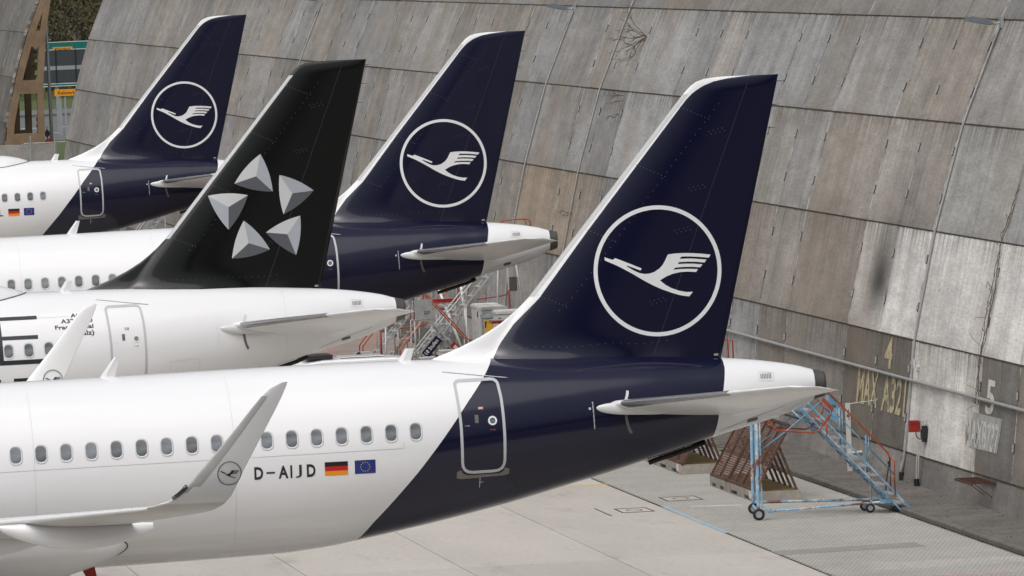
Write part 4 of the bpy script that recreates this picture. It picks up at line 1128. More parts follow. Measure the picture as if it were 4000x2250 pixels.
def slat():  # white leading-edge strip, its colour paints in the sky highlight on the wing
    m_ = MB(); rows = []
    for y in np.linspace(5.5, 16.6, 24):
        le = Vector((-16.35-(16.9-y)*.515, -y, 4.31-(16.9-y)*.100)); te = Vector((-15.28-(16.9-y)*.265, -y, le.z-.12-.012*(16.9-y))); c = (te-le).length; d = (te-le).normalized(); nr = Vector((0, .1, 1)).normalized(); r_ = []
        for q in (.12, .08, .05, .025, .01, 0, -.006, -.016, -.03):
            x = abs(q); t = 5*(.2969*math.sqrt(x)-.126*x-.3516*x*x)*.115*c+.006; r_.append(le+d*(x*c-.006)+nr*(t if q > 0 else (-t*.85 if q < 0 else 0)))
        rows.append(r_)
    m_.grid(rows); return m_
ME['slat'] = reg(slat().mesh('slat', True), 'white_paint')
ME['can1'] = fixed(canoe(12.6, -19.1, -15.98, 3.80, .50, .2), 'flap_fairing', 'white_paint')
ME['can2'] = fixed(canoe(8.4, -21.0, -17.55, 3.40, .48), 'flap_fairing', 'white_paint')
def nav_light():
    m_ = MB(); m_.tube([(-16.06, -17.20, 4.50), (-15.97, -17.30, 4.57), (-15.88, -17.40, 4.66), (-15.82, -17.45, 4.74)], .045, 8); return m_
ME['nav'] = reg(nav_light().mesh('navigation_light', True), 'dark_glass')
# logo on the wing tip (outboard face)
def tip_pt(X, Z, off=.03):
    y = float(np.interp(Z, [4.42, 4.56, 4.74, 5.0, 5.4, 5.8, 6.2], [-17.05, -17.30, -17.46, -17.55, -17.64, -17.72, -17.80])); 
    le = float(np.interp(Z, [4.56, 4.74, 5.0, 5.4, 5.8], [-15.96, -15.80, -15.58, -15.22, -14.87])); te = float(np.interp(Z, [4.56, 4.74, 5.0, 5.4, 5.8], [-14.95, -14.86, -14.72, -14.5, -14.28]))
    t = min(max((X-le)/(te-le), 0), 1); h = (te-le)*.115*.95*.85*5*(.2969*math.sqrt(t)-.126*t-.3516*t*t+.2843*t**3-.1036*t**4)
    return (X, y-h-off, Z-.0)
TC, TR = (-15.0, 4.95), .235; ks = TR/LOGO_R
ME['tip_ring'] = mesh_from(*ring2d(*TC, TR-.016, TR, 48), tip_pt, 'emblem_ring', 'logo_dark')
ME['tip_bird'] = mesh_from(*tess([(TC[0]+(a-LOGO_C[0])*ks, TC[1]+(b-LOGO_C[1])*ks) for a, b in CRANE], .06), tip_pt, 'emblem_bird', 'logo_dark')
def tip_edge():
    m_ = MB(); rows = []
    for Z in np.linspace(4.60, 6.42, 30):
        zt = [4.56, 4.74, 5.0, 5.4, 5.8, 6.2, 6.44]; le = float(np.interp(Z, zt, [-15.96, -15.80, -15.58, -15.22, -14.87, -14.54, -14.33])); te = float(np.interp(Z, zt, [-14.95, -14.86, -14.72, -14.5, -14.28, -14.06, -13.94])); y = float(np.interp(Z, zt, [-17.30, -17.46, -17.55, -17.64, -17.72, -17.80, -17.85]))
        r_ = []
        for q in (.0, .02, .06, .12, .2, .27):
            h = (te-le)*.115*.95*.85*5*(.2969*math.sqrt(q)-.126*q-.3516*q*q+.2843*q**3); r_.append((le+(te-le)*q-.004, y-h-.012, Z))
        rows.append(r_)
    m_.grid(rows); return m_
ME['tip_edge'] = reg(tip_edge().mesh('leading_edge', True), 'le_tip')
def tip_in(X, Z):   # inner face of the starboard tip, seen from inside
    p = tip_pt(X, Z, 0); t = .05
    le = float(np.interp(Z, [4.56, 4.74, 5.0, 5.4, 5.8], [-15.96, -15.80, -15.58, -15.22, -14.87])); te = float(np.interp(Z, [4.56, 4.74, 5.0, 5.4, 5.8], [-14.95, -14.86, -14.72, -14.5, -14.28]))
    y = float(np.interp(Z, [4.42, 4.56, 4.74, 5.0, 5.4, 5.8, 6.2], [17.05, 17.30, 17.46, 17.55, 17.64, 17.72, 17.80])); t = min(max((X-le)/(te-le), 0), 1)
    h = (te-le)*.115*.95*5*(.2969*math.sqrt(t)-.126*t-.3516*t*t+.2843*t**3-.1036*t**4)
    return (X, y-h-.02, Z)
ME['tipr_ring'] = mesh_from(*ring2d(*TC, TR-.016, TR, 48), tip_in, 'emblem_ring', 'logo_dark')
ME['tipr_bird'] = mesh_from(*tess([(TC[0]+(a-LOGO_C[0])*ks, TC[1]+(b-LOGO_C[1])*ks) for a, b in CRANE], .06), tip_in, 'emblem_bird', 'logo_dark')
# belly fairing (wing-body), ends in a rounded lobe on each side
def belly():
    m_ = MB(); rows = []
    zb_ = [(1.6, -16.5), (1.87, -16.40), (2.01, -16.18), (2.12, -15.78), (2.23, -15.48), (2.33, -15.36), (2.42, -15.34), (2.50, -15.42), (2.62, -15.64), (2.78, -16.1), (2.95, -16.9), (3.1, -18.2), (3.2, -20)]
    c0, a0, w0 = prof(-16); angs = np.linspace(-.5*math.pi, -.13*math.pi, 34)
    for s_ in np.linspace(0, 1, 40):
        r_ = []
        for t in list(angs)+[math.pi-q for q in angs[::-1][0:0]]:
            z = c0+a0*math.sin(t); xe = interp(z, zb_); X = -28+(xe+28)*s_; c, a, w_ = prof(X)
            e = min((xe-X)/.55, 1); e2 = min((t-angs[-1])/-.35, 1); f = .36*max(min(e, 1), 0)**.5*math.sqrt(max(e2, 0))+.004
            f *= .62+.38*min(1, max((-15.6-X)/3, 0))
            r_.append((X, -(w_+f)*math.cos(t), c+(a+f)*math.sin(t)))
        rows.append(r_)
    m_.grid(rows); return m_, rows
bm_, brows = belly(); ME['belly'] = fixed(bm_, 'belly_fairing', 'white_paint'); ME['bellyR'] = flip(ME['belly'], 'belly_fairing')
sl = MB(); sl.tube([Vector(p)+Vector((.0, -.01, 0)) for p in brows[-1][6:]], .014, 5); ME['bseal'] = reg(sl.mesh('fairing_seal', True), 'logo_dark')
# landing gear, engine: outside the frame, kept simple but complete
def gear(x, y, nose=False):
    m_ = MB(); r_ = .38 if nose else .56
    m_.tube([(x, y, r_), (x, y, 2.2)], .09, 10)
    w2 = MB()
    for s_ in (-1, 1):
        yy = y+s_*(.22 if nose else .46); rows = []
        for (dy, q) in ((-.16, .55), (-.18, .85), (-.1, 1), (.1, 1), (.18, .85), (.16, .55)): rows.append([(x+r_*q*math.cos(t), yy+dy, r_+r_*q*math.sin(t)) for t in [2*math.pi*j/20 for j in range(20)]])
        w2.grid(rows, closed=True); w2.add(rows[0], [tuple(range(20))]); w2.add(rows[-1], [tuple(range(20))])
    return reg(m_.mesh('gear_leg', True), 'steel_pale'), reg(w2.mesh('wheels', True), 'rubber_black')
GE = [gear(-19.86, -3.8), gear(-19.86, 3.8), gear(-32.5, 0, True)]
def nacelle(y):
    m_ = MB(); rows = []
    for X, r_ in ((-26.4, .85), (-26.5, .95), (-26.3, 1.05), (-25.4, 1.16), (-24.2, 1.12), (-23.2, .95), (-22.4, .72), (-21.7, .45), (-21.4, .3)): rows.append([(X, y+r_*math.cos(t), 1.75+r_*math.sin(t)) for t in [2*math.pi*j/28 for j in range(28)]])
    m_.grid(rows, closed=True); m_.add(rows[0], [tuple(range(28))]); m_.add(rows[-1], [tuple(range(28))]); m_.bx((-25.5, y-.15, 2.5), (-22, y+.15, 3.2)); return m_
ME['eng'] = fixed(nacelle(-5.75), 'engine', 'white_paint'); ME['engR'] = fixed(nacelle(5.75), 'engine', 'white_paint')
ME['redcover'] = reg((lambda m_: (m_.grid([[(-16.28, -.5, 1.93), (-16.1, -.55, 1.93), (-15.98, -.5, 1.93), (-16.1, -.45, 1.93)], [(-16.05, -.5, 1.48), (-15.98, -.53, 1.48), (-15.9, -.5, 1.48), (-15.98, -.47, 1.48)]], closed=True), m_)[1])(MB()).mesh('belly_mast_cover'), 'red_cover')

def put(me, parent, name=None):
    o = bpy.data.objects.new(name or me.name.split('.')[0], me); COL.objects.link(o); o.parent = parent; return o
def eu_flag(parent, x0, x1, z0, z1):
    f = put(quad(x0, z0, x1, z1, 'flag_blue', 'flag'), parent); m_ = MB(); cx, cz = (x0+x1)/2, (z0+z1)/2; rr_ = (z1-z0)*.34
    for i in range(12):
        a = math.pi/6*i; px, pz = cx+rr_*math.cos(a), cz+rr_*math.sin(a); pts = []
        for k in range(10):
            q = (z1-z0)*(.055 if k % 2 == 0 else .024); t = math.pi/2+math.pi/5*k; pts.append(fus(px+q*math.cos(t), pz+q*math.sin(t), .009))
        m_.add(pts, [tuple(range(10))])
    put(reg(m_.mesh('stars'), 'star_yellow'), f); f['label'] = 'blue flag with a ring of gold stars'
def de_flag(parent, x0, x1, z0, z1):
    h = (z1-z0)/3; f = put(quad(x0, z1-h, x1, z1, 'flag_black', 'flag'), parent)
    put(quad(x0, z1-2*h, x1, z1-h, 'flag_red', 'red_stripe'), f); put(quad(x0, z0, x1, z0+h, 'flag_gold', 'gold_stripe'), f); f['label'] = 'black, red and gold flag'
def aircraft(k, label, pos, yaw, style, windows, sharklet=False, dome=False):
    t = thing('passenger_jet', label, 'aircraft', (pos[0], pos[1], 0), yaw, 'airliners parked with tails to the wall')
    fu = put(ME['fus_b' if style == 'blue' else 'fus_w'], t, 'fuselage')
    for key in ('gutter', 'ticks', 'tick0', 'tab_u', 'tab_l', 'vent', 'cone_seam'): put(ME[key], fu)
    for k_, q in enumerate(ME['frames']):
        if style != 'blue' or k_ in (1, 2): put(q, fu)
    lv_ = put(ME['lframe'], fu); put(ME['louvre'], fu)
    fi = put(ME['fin_'+style], t, 'tail_fin'); put(ME['rud_'+style], t, 'rudder')
    put(ME['le'], fi); tag(put(ME['fast'], fi), kind='stuff'); put(ME['hinge'], fi); [put(q, fi, 'static_wick') for q in ME['wick']]; put(ME['fin_gap'], fi)
    if style == 'blue':
        put(ME['ring'], fi); put(ME['crane'], fi)
    else:
        for tri in STM:
            for me in tri: put(me, fi, 'emblem_facet')
    d = t
    dr = put(ME['dframe'], t, 'door'); dr['label'] = 'grey outlined rear cabin door'
    for key in ('dsill', 'pring', 'pglass', 'exit', 'exit_t', 'hook', 'note_l', 'note_r', 'handle'): put(ME[key], dr)
    s1 = put(ME['stabL'], t, 'stabilizer'); put(ME['stabLE'], s1); put(ME['spindle'], s1); put(ME['stabR'], t, 'stabilizer')
    put(ME['exh'], t, 'exhaust_cone'); put(ME['skid'], t, 'tail_bumper')
    put(ME['ant1'], t, 'antenna'); put(ME['ant2'], t, 'antenna')
    if dome: dm_ = put(ME['dome'], t, 'antenna_dome'); put(ME['domerim'], dm_)
    for x in windows:
        fr, pn = window_mesh(x, 4.55+.0093*(x+9.14)); wo = put(pn, t, 'window'); put(fr, wo, 'window_frame')
    wl = put(ME['wingS' if sharklet else 'wingP'], t, 'wing'); wr = put(ME['wingSR' if sharklet else 'wingPR'], t, 'wing')
    if sharklet:
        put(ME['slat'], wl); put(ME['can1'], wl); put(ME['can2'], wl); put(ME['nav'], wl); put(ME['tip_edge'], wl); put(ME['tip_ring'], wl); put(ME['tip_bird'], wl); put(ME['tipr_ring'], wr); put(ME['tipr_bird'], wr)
        b_ = put(ME['belly'], t); put(ME['bseal'], b_); put(ME['bellyR'], t, 'belly_fairing'); put(ME['redcover'], t)
        put(ME['seam'], fu)
    put(ME['eng'], t, 'engine'); put(ME['engR'], t, 'engine')
    for a, b in GE: g_ = put(a, t, 'landing_gear'); put(b, g_, 'wheels')
    return t
WP = .5334
a1 = aircraft(0, 'nearest white airliner with dark blue tail, bird emblem and upturned wing tip', (0, 0), R(.39905), 'blue', [-9.15-WP*i for i in range(18)], True)
for ch, xa, xb, za, zb_ in (('D', -12.655, -12.467, 3.71, 3.978), ('-', -12.397, -12.215, 3.825, 3.862), ('A', -12.14, -11.927, 3.71, 3.98), ('I', -11.885, -11.845, 3.71, 3.98), ('J', -11.775, -11.64, 3.71, 3.982), ('D', -11.533, -11.345, 3.712, 3.982)):
    put(skin_text(ch, xa, xb, za, zb_, 'logo_dark', bold=.03 if ch not in 'IJ' else .0, full=True), a1, 'registration')
de_flag(a1, -11.145, -10.648, 3.717, 4.005); eu_flag(a1, -10.50, -10.05, 3.722, 4.01)
a2 = aircraft(1, 'white airliner with black tail fin carrying five grey star facets', (-3.589, 41.571), R(3.47168), 'black', [-9.29-WP*.006-.538*i for i in range(6)], dome=True)
def bar_letter(parent, rects):
    m_ = MB()
    for x0, x1, z0, z1 in rects:
        v_, f_ = tess([(x0, z0), (x1, z0), (x1, z1), (x0, z1)], .1); m_.add([fus(a, b, .006) for a, b in v_], f_)
    put(reg(m_.mesh('title_letter', True), 'logo_dark'), parent)
bar_letter(a2, [(-11.17, -11.05, 4.18, 5.415), (-11.05, -10.06, 5.325, 5.415), (-11.05, -10.095, 4.825, 4.925), (-11.05, -10.0, 4.18, 4.30)])
for tx, x0, x1, z0, z1 in (('Airbus', -9.16, -8.60, 5.325, 5.42), ('A320-200', -9.44, -8.59, 5.187, 5.288), ('Frankenthal', -9.615, -8.588, 5.034, 5.137), ('(Pfalz)', -9.14, -8.585, 4.862, 4.985)):
    put(skin_text(tx, x0, x1, z0, z1, 'logo_dark'), a2, 'name_lettering')
put(skin_text('D-AIPL', -12.3, -11.02, 3.55, 3.812, 'logo_dark'), a2, 'registration'); de_flag(a2, -10.81, -10.32, 3.53, 3.82)
a3 = aircraft(2, 'white airliner with dark blue tail and bird emblem, directly behind the black tail', (6.813, 82.159), R(-.04146), 'blue', [-9.09-WP*i for i in range(17)])
a4 = aircraft(3, 'farthest white airliner with dark blue tail at the upper left', (7.297, 164.796), R(-.96822), 'blue', [-9.747-.5377*i for i in range(5)], dome=True)
de_flag(a4, -11.24, -10.76, 3.755, 4.065); eu_flag(a4, -10.585, -10.145, 3.762, 4.072)
put(skin_text('D-AINL', -12.75, -11.46, 3.775, 4.05, 'logo_dark'), a4, 'registration')

# ================================================================== GROUND EQUIPMENT
def wheel(parent, x, y, r_, wd=.06, name='wheel'):
    m_ = MB(); n = 24; rows = []
    for dy, q in ((-.5, .58), (-.5, .88), (-.32, 1), (.32, 1), (.5, .88), (.5, .58)): rows.append([(r_*q*math.cos(t), dy*wd, r_*q*math.sin(t)) for t in [2*math.pi*j/n for j in range(n)]])
    m_.grid(rows, closed=True); w_ = m_.build(name, 'rubber_black', parent, smooth=True, loc=(x, y, r_))
    m_ = MB(); rows = []
    for dy, q in ((-.36, .05), (-.42, .16), (-.30, .30), (-.34, .48), (-.46, .58), (.46, .58), (.3, .3), (.4, .1)): rows.append([(r_*q*math.cos(t), dy*wd, r_*q*math.sin(t)) for t in [2*math.pi*j/n for j in range(n)]])
    m_.grid(rows, closed=True); m_.build('rim', 'galvanised', w_, smooth=True)
    return w_
def pipe_part(parent, name, pts, r_, mat, n=7):
    m_ = MB(); m_.tube(pts, r_*.74, n); return m_.build(name, mat, parent, smooth=True)

# ---- blue maintenance steps beside the nearest tail
bs = thing('maintenance_steps', 'worn blue wheeled maintenance steps with orange handrails under the nearest tail', 'steps', (0, 0, 0))
Y0, Y1 = 27.45, 28.55
def lo(x): return (7.06-x)*(2.74/2.49)+.02        # lower chord height
def hi(x): return lo(x)+.33
for yy, mt in ((Y0, 'blue_worn'), (Y1, 'blue_worn')):
    m_ = MB(); m_.bar((7.08, yy, 0.01), (4.35, yy, lo(4.35)), .03, .045); m_.bar((7.28, yy, .10), (4.6, yy, hi(4.6)), .03, .045) if yy == Y0 else None
    if yy == Y0:
        for k in range(4): x = 6.7-.55*k; m_.bar((x, yy, lo(x)), (x, yy, hi(x)), .02, .02)
    m_.build('stringer', mt, bs)
for k in range(11):
    z = .22+.245*k; x = 7.06-(z-.02)*2.49/2.74
    m_ = MB(); m_.bx((x-.03, Y0+.02, z), (x+.26, Y1-.02, z+.022)); tr = m_.build('tread', 'steel_grey', bs)
    m_ = MB(); m_.bx((x-.045, Y0+.02, z-.05), (x-.02, Y1-.02, z+.012)); m_.build('nosing', 'blue_worn', tr)
for yy in (Y0, Y1):
    o_ = .0 if yy == Y0 else .13
    if yy == Y0: pipe_part(bs, 'handrail', [(6.9, Y0, .46), (6.9, Y0, 1.30), (6.97, Y1, 1.42)], .03, 'orange_paint'); continue
    pipe_part(bs, 'handrail', [(6.87+o_, yy, .50), (6.88+o_, yy, 1.30), (6.84+o_, yy, 1.44), (5.45+o_, yy, 2.97), (4.7+o_, yy, 3.62), (3.6, yy, 3.75)], .03, 'orange_paint')
    pipe_part(bs, 'mid_rail', [(6.89, Y0, .97), (5.22, Y0, 2.86), (4.6, Y0, 3.3)], .022, 'blue_worn')
    for x in ((6.28, 5.62) if yy == Y1 else ()): pipe_part(bs, 'rail_post', [(x+o_, yy, lo(x)+.1), (x+o_, yy, lo(x)+1.05)], .03, 'blue_worn'); pipe_part(bs, 'rail_post', [(x+o_+.07, yy, lo(x)+.1), (x+o_+.07, yy, lo(x)+1.0)], .018, 'blue_worn')
# platform and front frame
m_ = MB(); m_.bx((3.4, Y0, 2.72), (4.55, Y1, 2.78)); m_.build('platform', 'blue_worn', bs)
for yy in (27.35, 29.55):
    x = 3.36 if yy < 28 else 3.62
    m_ = MB(); m_.tube([(x, yy, .14), (x+.05, yy, 2.75)], .042, 8); m_.tube([(x+.1, yy, .3), (x+.12, yy, 2.7)], .022, 6); m_.build('front_post', 'blue_rust', bs)
    wheel(bs, x, yy-.06, .15 if yy < 28 else .14)
m_ = MB(); m_.tube([(3.36, 27.35, .2), (3.62, 29.55, .22)], .03, 6); m_.build('axle_beam', 'blue_rust', bs)
m_ = MB(); m_.tube([(3.64, 29.4, .30), (5.2, 29.3, .27), (6.95, 28.6, .27)], .038, 7); m_.build('base_beam', 'blue_rust', bs)
m_ = MB(); m_.tube([(3.45, 27.4, .20), (5.1, 27.4, .25), (6.62, 27.45, .30)], .028, 7); m_.build('base_beam', 'blue_rust', bs)
m_ = MB(); m_.bx((3.52, 27.34, .17), (3.72, 27.46, .27)); m_.build('bracket', 'blue_worn', bs)
m_ = MB(); m_.bx((6.5, 27.40, .26), (6.78, 27.52, .36)); m_.build('bracket', 'blue_worn', bs)
wheel(bs, 6.34, 27.95, .12); wheel(bs, 6.34, 28.7, .12)
m_ = MB(); m_.tube([(6.4, 27.95, .12), (6.42, 27.95, .25), (6.38, 28.0, .3)], .03, 6); m_.tube([(6.38, 28.0, .28), (6.4, 28.0, 1.0)], .025, 6); m_.build('castor_fork', 'galvanised', bs)
# front rails
F1 = [(3.42, Y0, 2.78), (3.72, Y0, 2.50), (3.93, Y0, 2.23), (4.2, Y0, 2.20), (4.86, Y0, 2.13), (5.0, Y0, 2.17), (5.32, Y0, 2.55), (5.36, Y0, 2.66), (5.15, Y0, 2.95)]
pipe_part(bs, 'front_rail', F1, .032, 'orange_paint'); pipe_part(bs, 'front_rail', [(a, Y1, c+.02) for a, _, c in F1], .028, 'orange_paint')
pipe_part(bs, 'front_rail', [(4.75, Y0, 2.72), (5.02, Y0, 2.36), (5.1, Y0, 2.34), (5.25, Y0, 2.5), (5.30, Y0, 2.62), (5.1, Y0, 2.82)], .024, 'orange_paint')
m_ = MB(); m_.bar((5.12, Y0-.02, 2.98), (5.37, Y0-.02, 2.68), .03, .09); m_.build('guard_plate', 'orange_paint', bs)
pipe_part(bs, 'brace', [(5.17, Y0, 2.97), (4.1, Y0, 2.15), (3.5, Y0, 1.75)], .026, 'blue_worn'); pipe_part(bs, 'brace', [(4.3, Y0, 2.76), (4.9, Y0, 2.13)], .026, 'blue_worn')
pipe_part(bs, 'brace', [(5.17, Y1, 2.97), (4.1, Y1, 2.15), (3.6, Y1, 1.8)], .022, 'blue_worn')
pipe_part(bs, 'stay', [(5.21, Y0, 2.40), (5.2, Y0, 2.03)], .03, 'orange_paint')
m_ = MB(); m_.add([(5.42, Y1+.03, 3.08), (5.71, Y1+.03, 2.84), (5.72, Y1+.03, 2.25), (5.42, Y1+.03, 2.45), (5.42, Y1+.05, 3.08), (5.71, Y1+.05, 2.84), (5.72, Y1+.05, 2.25), (5.42, Y1+.05, 2.45)], [(0, 1, 2, 3), (7, 6, 5, 4), (0, 4, 5, 1), (1, 5, 6, 2), (2, 6, 7, 3), (3, 7, 4, 0)])
pl_ = m_.build('number_plate', 'blue_worn', bs)
V, Fc = text_poly('556', .02); m_ = MB(); m_.add([(5.51+.17*a, Y1+.026, 2.66+.085*b) for a, b in V], Fc); m_.build('lettering', 'letter_black', pl_, fix=False)
m_ = MB(); m_.tube([(7.1, Y0, .02), (7.2, Y0, .1), (7.22, Y0+.2, .16), (7.16, Y1, .3)], .02, 6); m_.tube([(7.05, Y0, .25), (7.2, Y0, .16), (7.24, Y0, .06), (7.12, Y0, .0)], .018, 6); m_.build('foot_hoop', 'steel_grey', bs)

# ---- jet blast fences: perforated rusty panels leaning on concrete blocks
def perforated(w_, h, nx_, nz_, hole=.6):
    """sheet with real holes, in local x (along) / z (up the slope)"""
    m_ = MB(); dx_, dz_ = w_/nx_, h/nz_; idx = {}; V = []; F = []
    for i in range(nx_):
        for j in range(nz_):
            x0, z0 = i*dx_, j*dz_; hx, hz = dx_*hole/2, dz_*hole/2; cx, cz = x0+dx_/2+(dx_*.12 if j % 2 else -dx_*.12), z0+dz_/2
            o = len(V); V += [(x0, 0, z0), (x0+dx_, 0, z0), (x0+dx_, 0, z0+dz_), (x0, 0, z0+dz_), (cx-hx, 0, cz-hz), (cx+hx, 0, cz-hz), (cx+hx, 0, cz+hz), (cx-hx, 0, cz+hz)]
            F += [(o, o+1, o+5, o+4), (o+1, o+2, o+6, o+5), (o+2, o+3, o+7, o+6), (o+3, o, o+4, o+7)]
    m_.add(V, F); return m_
def blast_fence(yr, yl, label, red_end=False, halves=2):
    W = yl-yr; t = thing('blast_fence', label, 'blast fence', (4.33, yr, 0), group='jet blast fences by the paving')
    # block with two fork pockets, local y runs away from the camera
    m_ = MB(); nz = .11
    segs = [(0, .26*W/2, 1), (.26*W/2, .74*W/2, 0), (.74*W/2, W-.74*W/2, 1), (W-.74*W/2, W-.26*W/2, 0), (W-.26*W/2, W, 1)]
    m_.bx((0, 0, nz), (1.22, W, .27))
    for a, b, full in segs:
        if full: m_.bx((.002, a+.001, 0), (1.218, b-.001, nz-.001))
    m_.build('concrete_block', 'block_concrete', t)
    m_ = MB(); m_.bx((.12, .03, .271), (1.18, W-.03, .276)); m_.build('mossy_top', 'block_moss', t)
    if red_end:
        m_ = MB(); m_.bx((-.006, .004, .02), (-.001, .35, .262)); m_.build('red_marking', 'line_pink', t)
        m_ = MB(); m_.bx((-.006, .36, .06), (-.001, .75, .262)); m_.build('white_marking', 'line_white', t)
    phi = math.atan2(.95, 1.66); L = 1.93; rot = Matrix.Rotation(phi, 4, 'Y')
    def P(y, s_): return Vector((.06+math.sin(phi)*s_, y, .29+math.cos(phi)*s_))
    hw = W/halves
    for k in range(halves):
        m_ = perforated(hw-.05, L, int(11*hw), int(16*L), .5)
        m_.v = [tuple(P(k*hw+.025+a, c)) for a, b, c in m_.v]
        m_.build('perforated_panel', 'rust_dark', t, fix=False)
    for k in range(halves*2+1):
        y = W*k/(halves*2); m_ = MB(); a, b = P(y, 0)+Vector((-.01, 0, 0)), P(y, L)+Vector((-.01, 0, 0)); m_.bar(a, b, .05 if k % 2 == 0 else .025, .06); m_.build('upright', 'rust_leg', t)
    for s_, h in ((0, .09), (L, .06)):
        m_ = MB(); m_.bar(P(0, s_)+Vector((-.025, 0, 0)), P(W, s_)+Vector((-.025, 0, 0)), .05, h); m_.build('edge_bar', 'rust_leg', t)
    for k in range(int(W/.8)+1):
        y = .08+k*.8
        if y > W-.05: break
        m_ = MB(); m_.bar(P(y, L*.66)+Vector((.03, 0, 0)), Vector((1.14, y, .275)), .075, .06); m_.build('back_leg', 'rust_leg', t)
    return t
blast_fence(33.35, 37.45, 'rusty perforated blast fence with red and white block end, nearest the blue steps', True, 2)
blast_fence(37.62, 40.05, 'narrow rusty perforated blast fence on a plain block, left of the wider fence', False, 1)
blast_fence(44.6, 48.7, 'rusty blast fence half hidden below the dark fuselage, pink block end', True, 2)
blast_fence(48.9, 51.4, 'farthest rusty blast fence, mostly hidden below the dark fuselage', False, 1)

# ---- stair stands near the wall
def stairs(label, x0, y, z_top, slope=1.0, sg=1, width=.8, rail='orange_paint', frame='steel_grey', rail_h=.95, plat=.9, n=None, z0=0.0, group='wheeled stair stands', braces=True, rails=True, name='stair_stand', legs=True, mid=True):
    run = z_top/slope; t = thing(name, label, 'stairs', (x0, y, z0), group=group)
    X = lambda d: sg*d
    for yy in (0, width):
        m_ = MB(); m_.bar((X(0), yy, .02), (X(run), yy, z_top), .035, .055); m_.build('stringer', frame, t)
        if rails:
            pipe_part(t, 'handrail', [(X(.02), yy, .05), (X(.0), yy, rail_h-.12), (X(.12), yy, rail_h+.05), (X(run), yy, z_top+rail_h), (X(run+plat), yy, z_top+rail_h), (X(run+plat), yy, z_top)], .032, rail)
            if mid: pipe_part(t, 'mid_rail', [(X(.0), yy, rail_h*.45), (X(run), yy, z_top+rail_h*.5), (X(run+plat), yy, z_top+rail_h*.5)], .022, frame)
            for k in range(1, 4): d = run*k/3.2; pipe_part(t, 'rail_post', [(X(d), yy, d*slope), (X(d), yy, d*slope+rail_h)], .022, frame)
        for d in ((run*.5, run+plat) if legs else (run*.62,)):
            pipe_part(t, 'leg', [(X(d), yy, .12), (X(d), yy, min(d*slope, z_top))], .03, frame)
        pipe_part(t, 'base_rail', [(X(.2), yy, .14), (X(run+plat if legs else run*.62), yy, .14)], .03, frame)
        if braces: pipe_part(t, 'brace', [(X(run*.5), yy, .2), (X(run+plat), yy, z_top*.9)], .022, frame)
        wheel(t, X(run+plat if legs else run*.62), yy, .12); wheel(t, X(run*.4), yy, .12)
    n = n or int(z_top/.22)
    for k in range(1, n):
        d = run*k/n; m_ = MB(); m_.bx((X(d)-.12, .02, d*slope-.01), (X(d)+.12, width-.02, d*slope+.015)); m_.build('tread', 'steel_pale', t)
    m_ = MB(); m_.bx((X(run), 0, z_top-.03), (X(run+plat), width, z_top+.02)); m_.build('platform', frame, t)
    return t
s18 = stairs('long pale grey stair with navy step-count sign, nearest the white cabinets', 3.47, 95, 3.95, 1.115, 1, .8, 'steel_pale', 'steel_pale', .52, .05, n=13, braces=False, legs=False, mid=False)
m_ = MB(); m_.add([(a, -.06, b) for a, b in ((.62, .92), (.84, .74), (1.34, 1.30), (1.12, 1.48))], [(0, 1, 2, 3)]); sg_ = m_.build('step_sign', 'sign_navy', s18, fix=False)
V, Fc = text_poly('18 Stufen', .02); m_ = MB(); ca, sa = math.cos(R(48)), math.sin(R(48))
m_.add([(.80+(.62*a)*ca-.13*b*sa, -.066, .84+(.62*a)*sa+.13*b*ca) for a, b in V], Fc); m_.build('lettering', 'sign_white', sg_, fix=False)
stairs('grey stair with paired bright orange handrails crossing behind the pale stair', 3.85, 98.5, 2.35, 1.10, 1, .95, 'orange_paint', 'steel_grey', .95, .05, legs=False, mid=False)
so2 = stairs('grey stair descending to the right with thick orange rails and a red warning board', 6.03, 93.2, 2.1, 1.12, -1, .9, 'orange_paint', 'steel_grey', .8, .5, mid=False, braces=False)
m_ = MB(); m_.bx((-2.35, -.03, 2.15), (-1.75, -.01, 2.8)); b_ = m_.build('number_board', 'steel_grey', so2)
V, Fc = text_poly('227', .02); m_ = MB(); m_.add([(-2.05+.2*a, -.036, 2.3+.1*b) for a, b in V], Fc); m_.build('lettering', 'letter_black', b_, fix=False)
m_ = MB(); m_.bar((-1.15, -.06, 1.28), (-.55, -.06, .58), .03, .2); m_.build('warning_board', 'red_paint', so2)
m_ = MB(); m_.bar((-1.08, -.078, 1.2), (-.66, -.078, .72), .01, .12); m_.build('board_panel', 'cabinet_white', so2)
stairs('dark grey stair with slim orange handrails, leftmost of the stands by the black tail', 3.0, 102, 2.2, 1.1, 1, .9, 'orange_paint', 'steel_grey', .95, .3, mid=False, legs=False)
st5 = stairs('grey work stand with orange loop rail behind the red pole', 4.1, 104.5, 2.0, 1.1, 1, .9, 'steel_grey', 'steel_grey', .9, .7, mid=False)
pipe_part(st5, 'loop_rail', [(-.3, -.3, 1.9), (.35, -.3, 1.35), (.5, -.3, 1.3), (1.3, -.3, 1.38), (1.7, -.3, 1.6)], .04, 'orange_paint'); pipe_part(st5, 'loop_post', [(.45, -.3, 0), (.45, -.3, 1.32)], .03, 'steel_grey')
stairs('grey stair below the dark tail cone, rising to the left behind the orange rails', 7.0, 106, 2.6, 1.1, -1, .8, 'steel_grey', 'steel_grey', .9, .6, mid=False, legs=False)
rts = thing('work_platform', 'small grey platform with red edge and white struts behind the orange rails', 'work stand', (5.15, 97.2, 0))
m_ = MB(); m_.bx((-.4, 0, 2.5), (.5, .7, 2.58)); m_.build('deck', 'steel_grey', rts)
m_ = MB(); m_.bx((-.42, -.03, 2.47), (.52, -.002, 2.6)); m_.build('edge', 'red_paint', rts)
